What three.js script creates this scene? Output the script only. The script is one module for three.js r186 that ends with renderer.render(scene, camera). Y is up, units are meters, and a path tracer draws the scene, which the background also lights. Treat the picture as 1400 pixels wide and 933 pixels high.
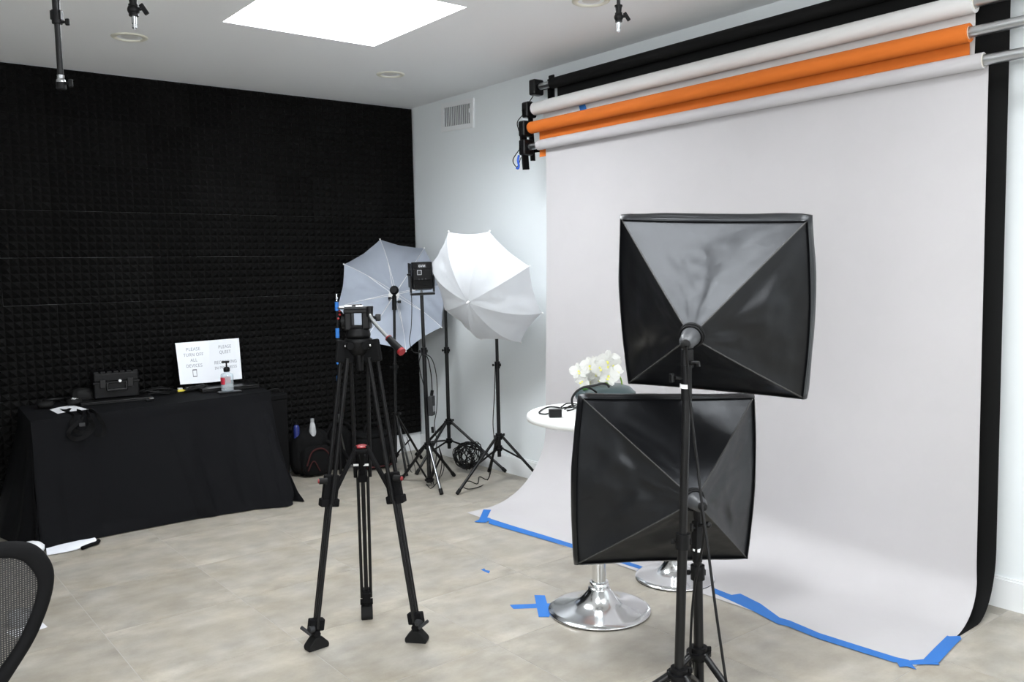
import * as THREE from 'three';
import { RoundedBoxGeometry } from 'three/addons/geometries/RoundedBoxGeometry.js';
import { mergeGeometries } from 'three/addons/utils/BufferGeometryUtils.js';
import { ImprovedNoise } from 'three/addons/math/ImprovedNoise.js';
import { RectAreaLightUniformsLib } from 'three/addons/lights/RectAreaLightUniformsLib.js';

// ---------------------------------------------------------------- camera, light, exposure
const scene = new THREE.Scene();
const EYE = new THREE.Vector3(0, 1.5, 0);
const FOCAL = 1186.26;                                   // pixels, for a 1400 x 933 frame
const camera = new THREE.PerspectiveCamera(2 * Math.atan(466.5 / FOCAL) * 180 / Math.PI, 1400 / 933, 0.05, 60);
camera.position.copy(EYE);
camera.rotation.set(-0.08327, -0.674285, -0.020986, 'YXZ');
scene.add(camera);
const renderer = new THREE.WebGLRenderer({ antialias: true });
renderer.toneMapping = THREE.LinearToneMapping;
renderer.toneMappingExposure = 1.0;
renderer.shadowMap.enabled = true;
RectAreaLightUniformsLib.init();
scene.background = new THREE.Color(0.6, 0.68, 0.78);

const ROOM = { x0: -2.5, x1: 3.9, z0: -6.14, z1: 2.6, h: 2.82 };
// daylight comes down through skylight shafts in the ceiling
const SHAFT = 0.3;  // shaft depth steers the daylight down onto the floor
const SKYLIGHTS = [{ x0: 1.76, x1: 2.66, z0: -4.57, z1: -3.64, power: 34 }, { x0: 0.75, x1: 1.65, z0: -2.25, z1: -1.32, power: 15 }, { x0: 2.0, x1: 2.9, z0: -1.35, z1: -0.42, power: 12 }];  // last two out of view, placed to light softboxes, floor and backdrop
// and through two windows out of view, placed to light backdrop and wall evenly
const UNSEEN_WINDOWS = [{ wall: 'front', a0: -0.4, a1: 3.0, y0: 0.9, y1: 2.4, power: 4 }, { wall: 'left', a0: -0.8, a1: 2.2, y0: 0.9, y1: 2.4, power: 7.5 }];
function areaLight(w, h, power, color, at, to) {
  const l = new THREE.RectAreaLight(new THREE.Color(...color), power, w, h);
  l.position.set(...at); l.lookAt(...to); l.castShadow = true; scene.add(l);
}
for (const s of SKYLIGHTS) areaLight(s.x1 - s.x0 - 0.02, s.z1 - s.z0 - 0.02, s.power, [0.94, 0.975, 1.0], [(s.x0 + s.x1) / 2, 2.82 + SHAFT - 0.01, (s.z0 + s.z1) / 2], [(s.x0 + s.x1) / 2, 0, (s.z0 + s.z1) / 2 + 1e-4]);
for (const w of UNSEEN_WINDOWS) { const m = (w.a0 + w.a1) / 2, y = (w.y0 + w.y1) / 2; if (w.wall === 'front') areaLight(w.a1 - w.a0 - 0.1, w.y1 - w.y0 - 0.1, w.power, [0.96, 0.98, 1.0], [m, y, ROOM.z1 - 0.01], [m, y, -3]); else areaLight(w.a1 - w.a0 - 0.1, w.y1 - w.y0 - 0.1, w.power, [0.96, 0.98, 1.0], [ROOM.x0 + 0.01, y, m], [3, y, m]); }

// ---------------------------------------------------------------- helpers
function rng(seed) { let a = seed >>> 0; return () => { a = (a + 0x6D2B79F5) | 0; let t = Math.imul(a ^ (a >>> 15), 1 | a); t = (t + Math.imul(t ^ (t >>> 7), 61 | t)) ^ t; return ((t ^ (t >>> 14)) >>> 0) / 4294967296; }; }
const rand = rng(7);
const noise = new ImprovedNoise();
const v3 = (x, y, z) => new THREE.Vector3(x, y, z);
const lerp = (a, b, t) => a + (b - a) * t;
const mixv = (a, b, t) => a.clone().lerp(b, t);
const smooth = (t) => { t = Math.min(1, Math.max(0, t)); return t * t * (3 - 2 * t); };
// a pixel of the photograph gives a direction; the distance comes from the surface that the thing touches
camera.updateMatrixWorld();
const ray = (px, py) => v3(px - 700, 466.5 - py, -FOCAL).applyQuaternion(camera.quaternion).normalize();
const fl = (px, py, y = 0) => { const d = ray(px, py); return EYE.clone().addScaledVector(d, (y - EYE.y) / d.y); };
const ax = (px, py, x) => { const d = ray(px, py); return EYE.clone().addScaledVector(d, x / d.x); };
const az = (px, py, z) => { const d = ray(px, py); return EYE.clone().addScaledVector(d, z / d.z); };
const V = (px, py, dist) => { const d = ray(px, py); return EYE.clone().addScaledVector(d, dist / Math.hypot(d.x, d.z)); };
const hd = (p) => Math.hypot(p.x, p.z);

const taken = new Map();
function numbered(name) { const n = taken.get(name) || 0; taken.set(name, n + 1); return n ? `${name}_${String(n).padStart(3, '0')}` : name; }
const origin = new Map();
// a thing: a Group at its base; parts are given in world coordinates unless the thing has its own turn
function thing(name, label, category, at = v3(0, 0, 0), { group, local, kind } = {}) {
  const o = new THREE.Group(); o.name = numbered(name); o.position.copy(at); scene.add(o);
  o.userData = { label, category }; if (group) o.userData.group = group; if (kind) o.userData.kind = kind;
  origin.set(o, local ? v3(0, 0, 0) : at.clone());
  return o;
}
function flat(list) { const g = (Array.isArray(list) ? list : [list]); if (g.length === 1) return g[0]; return mergeGeometries(g.map((q) => { const r = q.index ? q.toNonIndexed() : q.clone(); for (const k of Object.keys(r.attributes)) if (!['position', 'normal', 'uv'].includes(k)) r.deleteAttribute(k); return r; }), false); }
function part(name, geos, mat, parent, label) {
  const g = flat(geos).clone(); const o = origin.get(parent) || v3(0, 0, 0);
  g.translate(-o.x, -o.y, -o.z);
  const m = new THREE.Mesh(g, mat); m.name = name; m.castShadow = m.receiveShadow = true; parent.add(m);
  if (label) m.userData.label = label;
  origin.set(m, o); return m;
}
function structure(name, geos, mat) {
  const m = new THREE.Mesh(flat(geos), mat); m.name = name; m.castShadow = m.receiveShadow = true; m.userData.kind = 'structure'; scene.add(m); origin.set(m, v3(0, 0, 0)); return m;
}
function solo(name, label, category, geos, mat, { group } = {}) {     // a thing that is one mesh
  const g = flat(geos).clone(); g.computeBoundingBox(); const b = g.boundingBox;
  const c = v3((b.min.x + b.max.x) / 2, b.min.y, (b.min.z + b.max.z) / 2); g.translate(-c.x, -c.y, -c.z);
  const m = new THREE.Mesh(g, mat); m.name = numbered(name); m.position.copy(c); m.castShadow = m.receiveShadow = true; scene.add(m);
  m.userData = { label, category }; if (group) m.userData.group = group; return m;
}
const UPV = v3(0, 1, 0);
function aim(g, a, b) { // geometry along +y from 0 to len -> from a to b
  const d = b.clone().sub(a); const q = new THREE.Quaternion().setFromUnitVectors(UPV, d.normalize());
  return g.applyQuaternion(q).translate(a.x, a.y, a.z);
}
function bar(a, b, r, r2 = r, seg = 14) { const l = a.distanceTo(b); return aim(new THREE.CylinderGeometry(r2, r, l, seg).translate(0, l / 2, 0), a, b); }
function beam(a, b, w, d, bev = 0.002, side) { // rounded box from a to b, width w across, depth d
  const dir = b.clone().sub(a); const l = dir.length(); dir.normalize();
  const s = (side || (Math.abs(dir.y) > 0.95 ? v3(1, 0, 0) : v3(0, 1, 0))).clone(); const zz = s.clone().cross(dir).normalize(); const xx = dir.clone().cross(zz).normalize();
  const g = new RoundedBoxGeometry(w, l, d, 1, Math.min(bev, w / 2.2, d / 2.2, l / 2.2)).translate(0, l / 2, 0);
  return g.applyMatrix4(new THREE.Matrix4().makeBasis(xx, dir, zz).setPosition(a));
}
function rbox(w, h, d, r, x, y, z, ry = 0) { return new RoundedBoxGeometry(w, h, d, 2, Math.min(r, w / 2.1, h / 2.1, d / 2.1)).rotateY(ry).translate(x, y, z); }
const box = (x0, x1, y0, y1, z0, z1) => new THREE.BoxGeometry(x1 - x0, y1 - y0, z1 - z0).translate((x0 + x1) / 2, (y0 + y1) / 2, (z0 + z1) / 2);
function tube(pts, r, n = 6, per = 6, closed = false) { return new THREE.TubeGeometry(new THREE.CatmullRomCurve3(pts, closed), Math.max(8, pts.length * per), r, n, closed); }
function lathe(pairs, seg = 40) { return new THREE.LatheGeometry(pairs.map(([r, y]) => new THREE.Vector2(r, y)), seg); }
function ball(c, r, sx = 1, sy = 1, sz = 1) { return new THREE.SphereGeometry(r, 16, 12).scale(sx, sy, sz).translate(c.x, c.y, c.z); }
function knob(c, dir, r, l) { return [bar(c, c.clone().addScaledVector(dir, l * 0.5), r * 0.35), beam(c.clone().addScaledVector(dir, l * 0.5), c.clone().addScaledVector(dir, l), r * 1.9, r * 0.8, r * 0.3, UPV)]; }
// a grid surface f(u,v) -> Vector3
function surf(f, nu, nv, closeU = false) {
  const pos = [], uv = [], idx = [];
  for (let j = 0; j <= nv; j++) for (let i = 0; i <= nu; i++) { const p = f(i / nu, j / nv); pos.push(p.x, p.y, p.z); uv.push(p.u ?? i / nu, p.v ?? j / nv); }
  for (let j = 0; j < nv; j++) for (let i = 0; i < nu; i++) { const a = j * (nu + 1) + i, b = a + 1, c = a + nu + 1, d = c + 1; idx.push(a, b, d, a, d, c); }
  const g = new THREE.BufferGeometry(); g.setAttribute('position', new THREE.Float32BufferAttribute(pos, 3)); g.setAttribute('uv', new THREE.Float32BufferAttribute(uv, 2)); g.setIndex(idx); g.computeVertexNormals();
  if (closeU) { const n = g.attributes.normal; for (let j = 0; j <= nv; j++) { const a = j * (nu + 1), b = a + nu; const m = v3(n.getX(a) + n.getX(b), n.getY(a) + n.getY(b), n.getZ(a) + n.getZ(b)).normalize(); n.setXYZ(a, m.x, m.y, m.z); n.setXYZ(b, m.x, m.y, m.z); } }
  return g;
}
// a sheet with thickness t from a grid surface
function sheet(f, nu, nv, t) {
  const top = surf(f, nu, nv), n = top.attributes.normal, p = top.attributes.position;
  const at = (i, j, s) => { const k = j * (nu + 1) + i; return v3(p.getX(k) + n.getX(k) * s, p.getY(k) + n.getY(k) * s, p.getZ(k) + n.getZ(k) * s); };
  const A = surf((u, v) => at(Math.round(u * nu), Math.round(v * nv), t / 2), nu, nv);
  const B = surf((u, v) => at(Math.round((1 - u) * nu), Math.round(v * nv), -t / 2), nu, nv);
  const rim = []; for (let i = 0; i <= nu; i++) rim.push([i, 0]); for (let j = 1; j <= nv; j++) rim.push([nu, j]); for (let i = nu - 1; i >= 0; i--) rim.push([i, nv]); for (let j = nv - 1; j >= 0; j--) rim.push([0, j]);
  const E2 = surf((u, v) => { const [i, j] = rim[Math.round(u * (rim.length - 1))]; return at(i, j, v < 0.5 ? -t / 2 : t / 2); }, rim.length - 1, 1);
  const ip = A.attributes.uv; const op = top.attributes.uv; for (let k = 0; k < ip.count; k++) ip.setXY(k, op.getX(k), op.getY(k));
  return flat([A, B, E2]);
}
// uv in metres from the main direction of each face
function boxUV(g0, s = 1) {
  const g = g0.index ? g0.toNonIndexed() : g0; const p = g.attributes.position, uv = new Float32Array(p.count * 2), a = v3(), b = v3(), c = v3();
  for (let i = 0; i < p.count; i += 3) {
    a.fromBufferAttribute(p, i); b.fromBufferAttribute(p, i + 1); c.fromBufferAttribute(p, i + 2);
    const n = b.clone().sub(a).cross(c.clone().sub(a)); const m = [Math.abs(n.x), Math.abs(n.y), Math.abs(n.z)]; const k = m.indexOf(Math.max(...m));
    [a, b, c].forEach((q, j) => { uv[(i + j) * 2] = (k === 0 ? q.z : q.x) * s; uv[(i + j) * 2 + 1] = (k === 1 ? q.z : q.y) * s; });
  }
  g.setAttribute('uv', new THREE.BufferAttribute(uv, 2)); return g;
}

// ---------------------------------------------------------------- textures and materials
function tex(w, h, fn, { srgb = false, repeat } = {}) {
  const d = new Uint8Array(w * h * 4);
  for (let y = 0; y < h; y++) for (let x = 0; x < w; x++) { const c = fn(x / w, y / h, x, y); const k = (y * w + x) * 4; d[k] = c[0]; d[k + 1] = c[1]; d[k + 2] = c[2]; d[k + 3] = c[3] ?? 255; }
  const t = new THREE.DataTexture(d, w, h); t.magFilter = THREE.LinearFilter; t.minFilter = THREE.LinearMipmapLinearFilter; t.generateMipmaps = true; t.wrapS = t.wrapT = THREE.RepeatWrapping;
  if (srgb) t.colorSpace = THREE.SRGBColorSpace; if (repeat) t.repeat.set(...repeat); t.needsUpdate = true; return t;
}
// noise that tiles: sampled on a torus-like blend
function tnoise(u, v, f, s) { const n = (a, b) => noise.noise(a * f + s, b * f + s * 1.7, s); const wu = u, wv = v; return n(u, v) * (1 - wu) * (1 - wv) + n(u - 1, v) * wu * (1 - wv) + n(u, v - 1) * (1 - wu) * wv + n(u - 1, v - 1) * wu * wv; }
const fbm = (u, v, f, s, o = 4) => { let t = 0, a = 1, n = 0; for (let i = 0; i < o; i++) { t += a * tnoise(u, v, f * 2 ** i, s + i * 3.1); n += a; a *= 0.55; } return t / n; };
const g255 = (x) => Math.max(0, Math.min(255, Math.round(x)));
const weave = tex(64, 64, (u, v) => { const s = Math.sin(u * Math.PI * 16) * 0.5 + 0.5, t = Math.sin(v * Math.PI * 16) * 0.5 + 0.5; const c = g255(255 * (0.5 * s + 0.5 * t)); return [c, c, c]; });
const wrinkleTex = tex(512, 512, (u, v) => { const a = 1 - Math.abs(fbm(u, v, 4, 11, 4)) * 2.2; const b = fbm(u, v, 9, 23, 3); const c = g255(255 * (0.55 * a * a + 0.25 * b + 0.2)); return [c, c, c]; });
const plasterTex = tex(256, 256, (u, v) => { const c = g255(128 + 120 * fbm(u, v, 24, 5, 3)); return [c, c, c]; });
const paperTex = tex(256, 256, (u, v) => { const c = g255(248 + 9 * fbm(u, v, 5, 31, 4)); return [c, c, c]; }, { srgb: true });
const tileTex = [0, 1, 2, 3].map((k) => tex(384, 384, (u, v) => {
  const big = fbm(u, v, 3.6, 40 + k * 7, 4), streak = fbm(u * 0.5, v, 7, 60 + k * 5, 4), mid = fbm(u, v, 9, 80 + k, 3), fine = fbm(u, v, 60, 90 + k, 2);
  const l = 183 + 44 * big + 34 * streak + 12 * mid + 9 * fine + (k - 1.5) * 2.5; const warm = 5 + 6 * fbm(u, v, 3, 100 + k, 3);
  return [g255(l + warm), g255(l + 1), g255(l - warm * 1.9)];
}, { srgb: true }));
const tileRough = tex(256, 256, (u, v) => { const c = g255(150 + 60 * fbm(u, v, 5, 200, 4)); return [c, c, c]; });

const C = (r, g, b) => new THREE.Color().setRGB(r, g, b);
const std = (c, roughness = 0.6, metalness = 0, extra = {}) => new THREE.MeshPhysicalMaterial({ color: C(...c), roughness, metalness, side: THREE.DoubleSide, ...extra });
const rep = (t, a, b = a) => { const c = t.clone(); c.repeat.set(a, b); c.needsUpdate = true; return c; };
const M = {
  wall: std([0.78, 0.82, 0.835], 0.75, 0, { bumpMap: rep(plasterTex, 2), bumpScale: 0.0008 }),
  ceiling: std([0.86, 0.875, 0.89], 0.85, 0, { bumpMap: rep(plasterTex, 2), bumpScale: 0.0008 }),
  trim: std([0.8, 0.82, 0.83], 0.4),
  grout: std([0.44, 0.425, 0.4], 0.9),
  tiles: tileTex.map((t) => std([0.66, 0.638, 0.615], 0.62, 0, { map: t, roughnessMap: tileRough })),
  foam: [0.008, 0.0072, 0.009].map((c) => std([c, c * 0.98, c * 0.98], 0.95, 0, { specularIntensity: 0.12 })),
  glow: std([0.9, 0.9, 0.9], 0.6, 0, { emissive: C(1, 1, 1), emissiveIntensity: 2.2 }),
  black: std([0.0045, 0.0045, 0.005], 0.42, 0, { specularIntensity: 0.32 }),
  satin: std([0.006, 0.006, 0.0065], 0.3, 0, { specularIntensity: 0.5 }),
  matte: std([0.005, 0.005, 0.0055], 0.8, 0, { specularIntensity: 0.22 }),
  rubber: std([0.008, 0.008, 0.008], 0.7, 0, { specularIntensity: 0.35 }),
  darkGray: std([0.025, 0.026, 0.028], 0.5, 0, { specularIntensity: 0.6 }),
  cable: std([0.006, 0.006, 0.0065], 0.45, 0, { specularIntensity: 0.4 }),
  chrome: std([0.76, 0.77, 0.78], 0.15, 1),
  brushed: std([0.6, 0.61, 0.62], 0.3, 1),
  steel: std([0.2, 0.205, 0.21], 0.34, 1),
  red: std([0.22, 0.006, 0.009], 0.45),
  redCloth: std([0.04, 0.003, 0.003], 0.9),
  blueTape: std([0.017, 0.14, 0.46], 0.62),
  blueCloth: std([0.02, 0.1, 0.55], 0.7),
  grayPaper: std([0.495, 0.48, 0.488], 0.85, 0, { map: paperTex }),
  whitePaper: std([0.72, 0.71, 0.7], 0.8, 0, { map: paperTex }),
  orangePaper: std([0.66, 0.155, 0.012], 0.78, 0, { map: paperTex }),
  blackPaper: std([0.0065, 0.0065, 0.0065], 0.75, 0, { specularIntensity: 0.3 }),
  cardboard: std([0.62, 0.58, 0.5], 0.85),
  nylon: std([0.004, 0.0042, 0.005], 0.36, 0, { bumpMap: wrinkleTex, bumpScale: 0.0014, specularIntensity: 0.8, specularColor: C(0.92, 0.95, 1.0) }),
  seam: std([0.035, 0.034, 0.033], 0.6),
  umbrella: std([0.8, 0.82, 0.85], 0.95, 0, { transmission: 0.42, thickness: 0 }),
  umbrellaBlueGray: std([0.46, 0.51, 0.6], 0.8, 0, { transmission: 0.2, thickness: 0 }),  // darker, bluer cloth than the other umbrella
  studMetal: std([0.42, 0.43, 0.44], 0.22, 1),
  socket: std([0.05, 0.052, 0.056], 0.45),
  diffuser: std([0.85, 0.85, 0.85], 0.95, 0, { transmission: 0.4, thickness: 0 }),
  whitePlastic: std([0.8, 0.8, 0.8], 0.4),
  cream: std([0.72, 0.71, 0.62], 0.5),
  tableWhite: std([0.83, 0.84, 0.83], 0.3),
  tablecloth: std([0.0032, 0.0034, 0.0044], 0.8, 0, { bumpMap: rep(weave, 60), bumpScale: 0.0004, specularIntensity: 0.25 }),
  bagCloth: std([0.0055, 0.0055, 0.006], 0.85, 0, { bumpMap: rep(weave, 40), bumpScale: 0.0006, specularIntensity: 0.25 }),
  sheetWhite: std([0.72, 0.73, 0.755], 0.7),
  whiteCloth: std([0.78, 0.8, 0.86], 0.85),
  yellow: std([0.75, 0.62, 0.08], 0.5),
  green: std([0.2, 0.36, 0.04], 0.5),
  leaf: std([0.09, 0.3, 0.05], 0.5),
  petal: std([0.7, 0.7, 0.67], 0.65, 0, { transmission: 0.25, thickness: 0 }),
  pollen: std([0.75, 0.72, 0.15], 0.6),
  pot: std([0.05, 0.075, 0.08], 0.3),
  glass: std([0.95, 0.97, 0.98], 0.03, 0, { transmission: 1, thickness: 0, ior: 1.45 }),
  liquid: std([0.85, 0.9, 0.93], 0.06, 0, { transmission: 0.75, thickness: 0, ior: 1.35 }),
  labelRed: std([0.6, 0.03, 0.06], 0.45),
  lens: std([0.7, 0.7, 0.68], 0.4),
  bottlePlastic: std([0.4, 0.41, 0.42], 0.3),
  clearFilm: std([0.72, 0.73, 0.76], 0.3),
  grayBin: std([0.16, 0.165, 0.155], 0.6),
  grayPlastic: std([0.3, 0.31, 0.32], 0.45),
};

// ---------------------------------------------------------------- the room
{
  const { x0, x1, z0, z1, h } = ROOM, T = 0.15;
  // floor: square porcelain tiles on a recessed grout bed
  const floor = structure('floor', box(x0 - T, x1 + T, -0.2, -0.0008, z0 - T, z1 + T), M.grout);
  const S = 0.59, X0 = 0.85, Z0 = -4.45, G = 0.003;
  const tileGeo = new Map();
  for (let i = -6; i <= 5; i++) for (let j = -3; j <= 12; j++) {
    const a = Math.max(x0, X0 + i * S) + G / 2, b = Math.min(x1, X0 + (i + 1) * S) - G / 2, c = Math.max(z0, Z0 + j * S) + G / 2, d = Math.min(z1, Z0 + (j + 1) * S) - G / 2;
    if (b - a < 0.01 || d - c < 0.01) continue;
    const w = +(b - a).toFixed(4), l = +(d - c).toFixed(4), key = `${w}_${l}`;
    if (!tileGeo.has(key)) { const g = new THREE.BoxGeometry(w, 0.012, l).translate(0, -0.006, 0); const p = g.attributes.position, uv = g.attributes.uv; for (let k = 0; k < p.count; k++) uv.setXY(k, (p.getX(k) + w / 2) / S, (p.getZ(k) + l / 2) / S); tileGeo.set(key, g); }
    const k = Math.floor(rand() * 4); const m = new THREE.Mesh(tileGeo.get(key), M.tiles[k]); m.name = 'floor_tile';
    m.position.set((a + b) / 2, 0, (c + d) / 2); if (w === l && rand() < 0.4) m.rotation.y = Math.PI; m.castShadow = m.receiveShadow = true; floor.add(m);
  }
  // ceiling with the skylight openings
  const sh = new THREE.Shape(); sh.moveTo(x0 - T, z0 - T); sh.lineTo(x1 + T, z0 - T); sh.lineTo(x1 + T, z1 + T); sh.lineTo(x0 - T, z1 + T); sh.closePath();
  for (const s of SKYLIGHTS) { const p = new THREE.Path(); p.moveTo(s.x0, s.z0); p.lineTo(s.x0, s.z1); p.lineTo(s.x1, s.z1); p.lineTo(s.x1, s.z0); p.closePath(); sh.holes.push(p); }
  const ce = new THREE.ExtrudeGeometry(sh, { depth: SHAFT + 0.02, bevelEnabled: false }).rotateX(Math.PI / 2).translate(0, h + SHAFT + 0.02, 0);
  structure('ceiling', ce, M.ceiling);
  structure('wall_back', boxUV(box(x0 - T, x1 + T, 0, h, z0 - T, z0)), M.wall);
  structure('wall_right', boxUV(box(x1, x1 + T, 0, h, z0, z1 + T)), M.wall);
  UNSEEN_WINDOWS.forEach((W, k) => { // out-of-view walls, each with its window opening, drawn along u and turned into place
    const lo = W.wall === 'front' ? x0 : z0, hi = W.wall === 'front' ? x1 : z1 + T; const put = (a, b, c, d, e, f) => W.wall === 'front' ? box(a, b, c, d, z1 + e, z1 + f) : box(x0 - f, x0 - e, c, d, a, b);
    structure(`wall_${W.wall}`, [put(lo, W.a0, 0, h, 0, T), put(W.a1, hi, 0, h, 0, T), put(W.a0, W.a1, 0, W.y0, 0, T), put(W.a0, W.a1, W.y1, h, 0, T)], M.wall);
    const win = structure(`window_${k + 1}`, [put(W.a0, W.a1, W.y0, W.y0 + 0.05, 0.02, 0.1), put(W.a0, W.a1, W.y1 - 0.05, W.y1, 0.02, 0.1), ...[0, 1 / 3, 2 / 3, 1].map((t) => { const x = lerp(W.a0 + 0.025, W.a1 - 0.025, t); return put(x - 0.025, x + 0.025, W.y0 + 0.05, W.y1 - 0.05, 0.02, 0.1); })], M.trim);
    for (let q = 0; q < 3; q++) part('unseen_window_pane', put(lerp(W.a0 + 0.025, W.a1 - 0.025, q / 3) + 0.025, lerp(W.a0 + 0.025, W.a1 - 0.025, (q + 1) / 3) - 0.025, W.y0 + 0.05, W.y1 - 0.05, 0.055, 0.062), M.glow, win);  // glowing panes out of view, behind the area lights
  });
  // skirting
  const bb = (name, g) => structure(name, g, M.trim);
  const prof = (t) => [t, 0.135];
  bb('baseboard_right', [box(x1 - 0.014, x1, 0, 0.125, z0, z1), box(x1 - 0.009, x1, 0.125, 0.135, z0, z1)]);
  bb('baseboard_back', [box(x0, x1 - 0.014, 0, 0.125, z0, z0 + 0.014), box(x0, x1 - 0.014, 0.125, 0.135, z0, z0 + 0.009)]);
  for (const s of SKYLIGHTS) {
    const t = thing('skylight', ['bright square skylight in the ceiling between two recessed lights', 'unseen skylight out of view between chair and softboxes, lighting the softbox top', 'unseen skylight out of view close to the backdrop rolls, lighting the gray paper'][SKYLIGHTS.indexOf(s)], 'skylight', v3((s.x0 + s.x1) / 2, h, (s.z0 + s.z1) / 2));
    const f = 0.02, y = h + SHAFT; part('skylight_frame', [box(s.x0, s.x1, y - 0.005, y + 0.02, s.z0, s.z0 + f), box(s.x0, s.x1, y - 0.005, y + 0.02, s.z1 - f, s.z1), box(s.x0, s.x0 + f, y - 0.005, y + 0.02, s.z0 + f, s.z1 - f), box(s.x1 - f, s.x1, y - 0.005, y + 0.02, s.z0 + f, s.z1 - f)], M.trim, t);
    part('diffuser_panel', box(s.x0 + f, s.x1 - f, y + 0.002, y + 0.01, s.z0 + f, s.z1 - f), M.glow, t);
  }
  // foam
  const foam = thing('acoustic_foam_covering', 'black pyramid acoustic foam covering the wall behind the cloth-covered table', 'acoustic foam', v3(1.5, 0.148, z0 + 0.001));
  const pw = 0.3, ph = (h - 0.005 - 0.148) / 9, n = 6, tri = [], b0 = 0.012, dep = 0.05;
  const push = (...p) => p.forEach((q) => tri.push(...q));
  for (let i = 0; i < n; i++) for (let j = 0; j < n; j++) {
    const xa = i * pw / n, xb = (i + 1) * pw / n, ya = j * ph / n, yb = (j + 1) * ph / n, g = 0.0018; const c = [(xa + xb) / 2, (ya + yb) / 2, dep];
    const q = [[xa + g, ya + g, b0], [xb - g, ya + g, b0], [xb - g, yb - g, b0], [xa + g, yb - g, b0]];
    for (let k = 0; k < 4; k++) push(q[k], q[(k + 1) % 4], c);
  }
  const back = new THREE.BoxGeometry(pw - 0.001, ph - 0.001, b0).translate(pw / 2, ph / 2, b0 / 2).toNonIndexed();
  const pg = new THREE.BufferGeometry(); pg.setAttribute('position', new THREE.Float32BufferAttribute(tri, 3)); pg.computeVertexNormals(); pg.setAttribute('uv', new THREE.Float32BufferAttribute(new Float32Array(tri.length / 3 * 2), 2));
  const geo = flat([pg, back]);
  for (let c = 0; c < 21; c++) for (let r = 0; r < 9; r++) {
    const m = new THREE.Mesh(geo, M.foam[Math.floor(rand() * 3)]); m.name = 'foam_panel'; m.castShadow = m.receiveShadow = true;
    m.position.set(x1 - 0.004 - (c + 1) * pw - 1.5 + (rand() - 0.5) * 0.0015, r * ph, rand() * 0.003); m.rotation.z = (rand() - 0.5) * 0.004; foam.add(m);
  }
}
// ceiling fittings: recessed downlights (switched off)
for (const [px, py, lb] of [[177, 50.5, 'recessed round ceiling light above the cloth-covered table'], [534, 101.5, 'recessed round ceiling light near the wall vent and foam corner'], [808, 1, 'recessed round ceiling light beside the chrome-tipped hanging arm over the backdrop']]) {
  const c = fl(px, py, ROOM.h); const t = thing('recessed_light', lb, 'ceiling light', c);
  part('trim_ring', lathe([[0.062, 0.03], [0.066, 0.004], [0.07, -0.007], [0.085, -0.008], [0.094, -0.004], [0.096, -0.0005]], 40).translate(c.x, c.y, c.z), M.cream, t);
  part('lamp_lens', lathe([[0.0005, -0.001], [0.03, 0.0], [0.05, 0.004], [0.064, 0.012]], 40).translate(c.x, c.y - 0.003, c.z), M.lens, t);
}
{ // wall vent
  const P = (px, py) => ax(px, py, ROOM.x1); const c = P(626, 158); const w = 0.42, hh = 0.215, t = thing('wall_vent', 'white metal air vent high on the white wall', 'vent', v3(ROOM.x1, c.y - hh / 2, c.z));
  const x = ROOM.x1, B = 0.035; const rot = (g) => g.translate(-c.x, -c.y, -c.z).rotateX(0.05).translate(c.x, c.y, c.z);
  part('vent_frame', [box(x - 0.012, x, c.y + hh / 2 - B, c.y + hh / 2, c.z - w / 2, c.z + w / 2), box(x - 0.012, x, c.y - hh / 2, c.y - hh / 2 + B, c.z - w / 2, c.z + w / 2), box(x - 0.012, x, c.y - hh / 2 + B, c.y + hh / 2 - B, c.z - w / 2, c.z - w / 2 + B), box(x - 0.012, x, c.y - hh / 2 + B, c.y + hh / 2 - B, c.z + w / 2 - B, c.z + w / 2)].map(rot), M.trim, t);
  part('vent_backing', rot(box(x - 0.002, x, c.y - hh / 2 + B, c.y + hh / 2 - B, c.z - w / 2 + B, c.z + w / 2 - B)), M.grayPlastic, t);
  for (let k = 0; k < 15; k++) { const z = lerp(c.z - w / 2 + B + 0.008, c.z + w / 2 - B - 0.008, k / 14); part('vent_louver', new THREE.BoxGeometry(0.0125, hh - 2 * B - 0.004, 0.0025).rotateY(0.7).translate(x - 0.0075, c.y, z), M.trim, t).geometry.translate(0, -0.05 * (z - c.z), 0); }
  part('vent_lever', rbox(0.012, 0.03, 0.006, 0.002, x - 0.014, c.y + 0.01, c.z + w / 2 - B - 0.004), M.trim, t);
}
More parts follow.
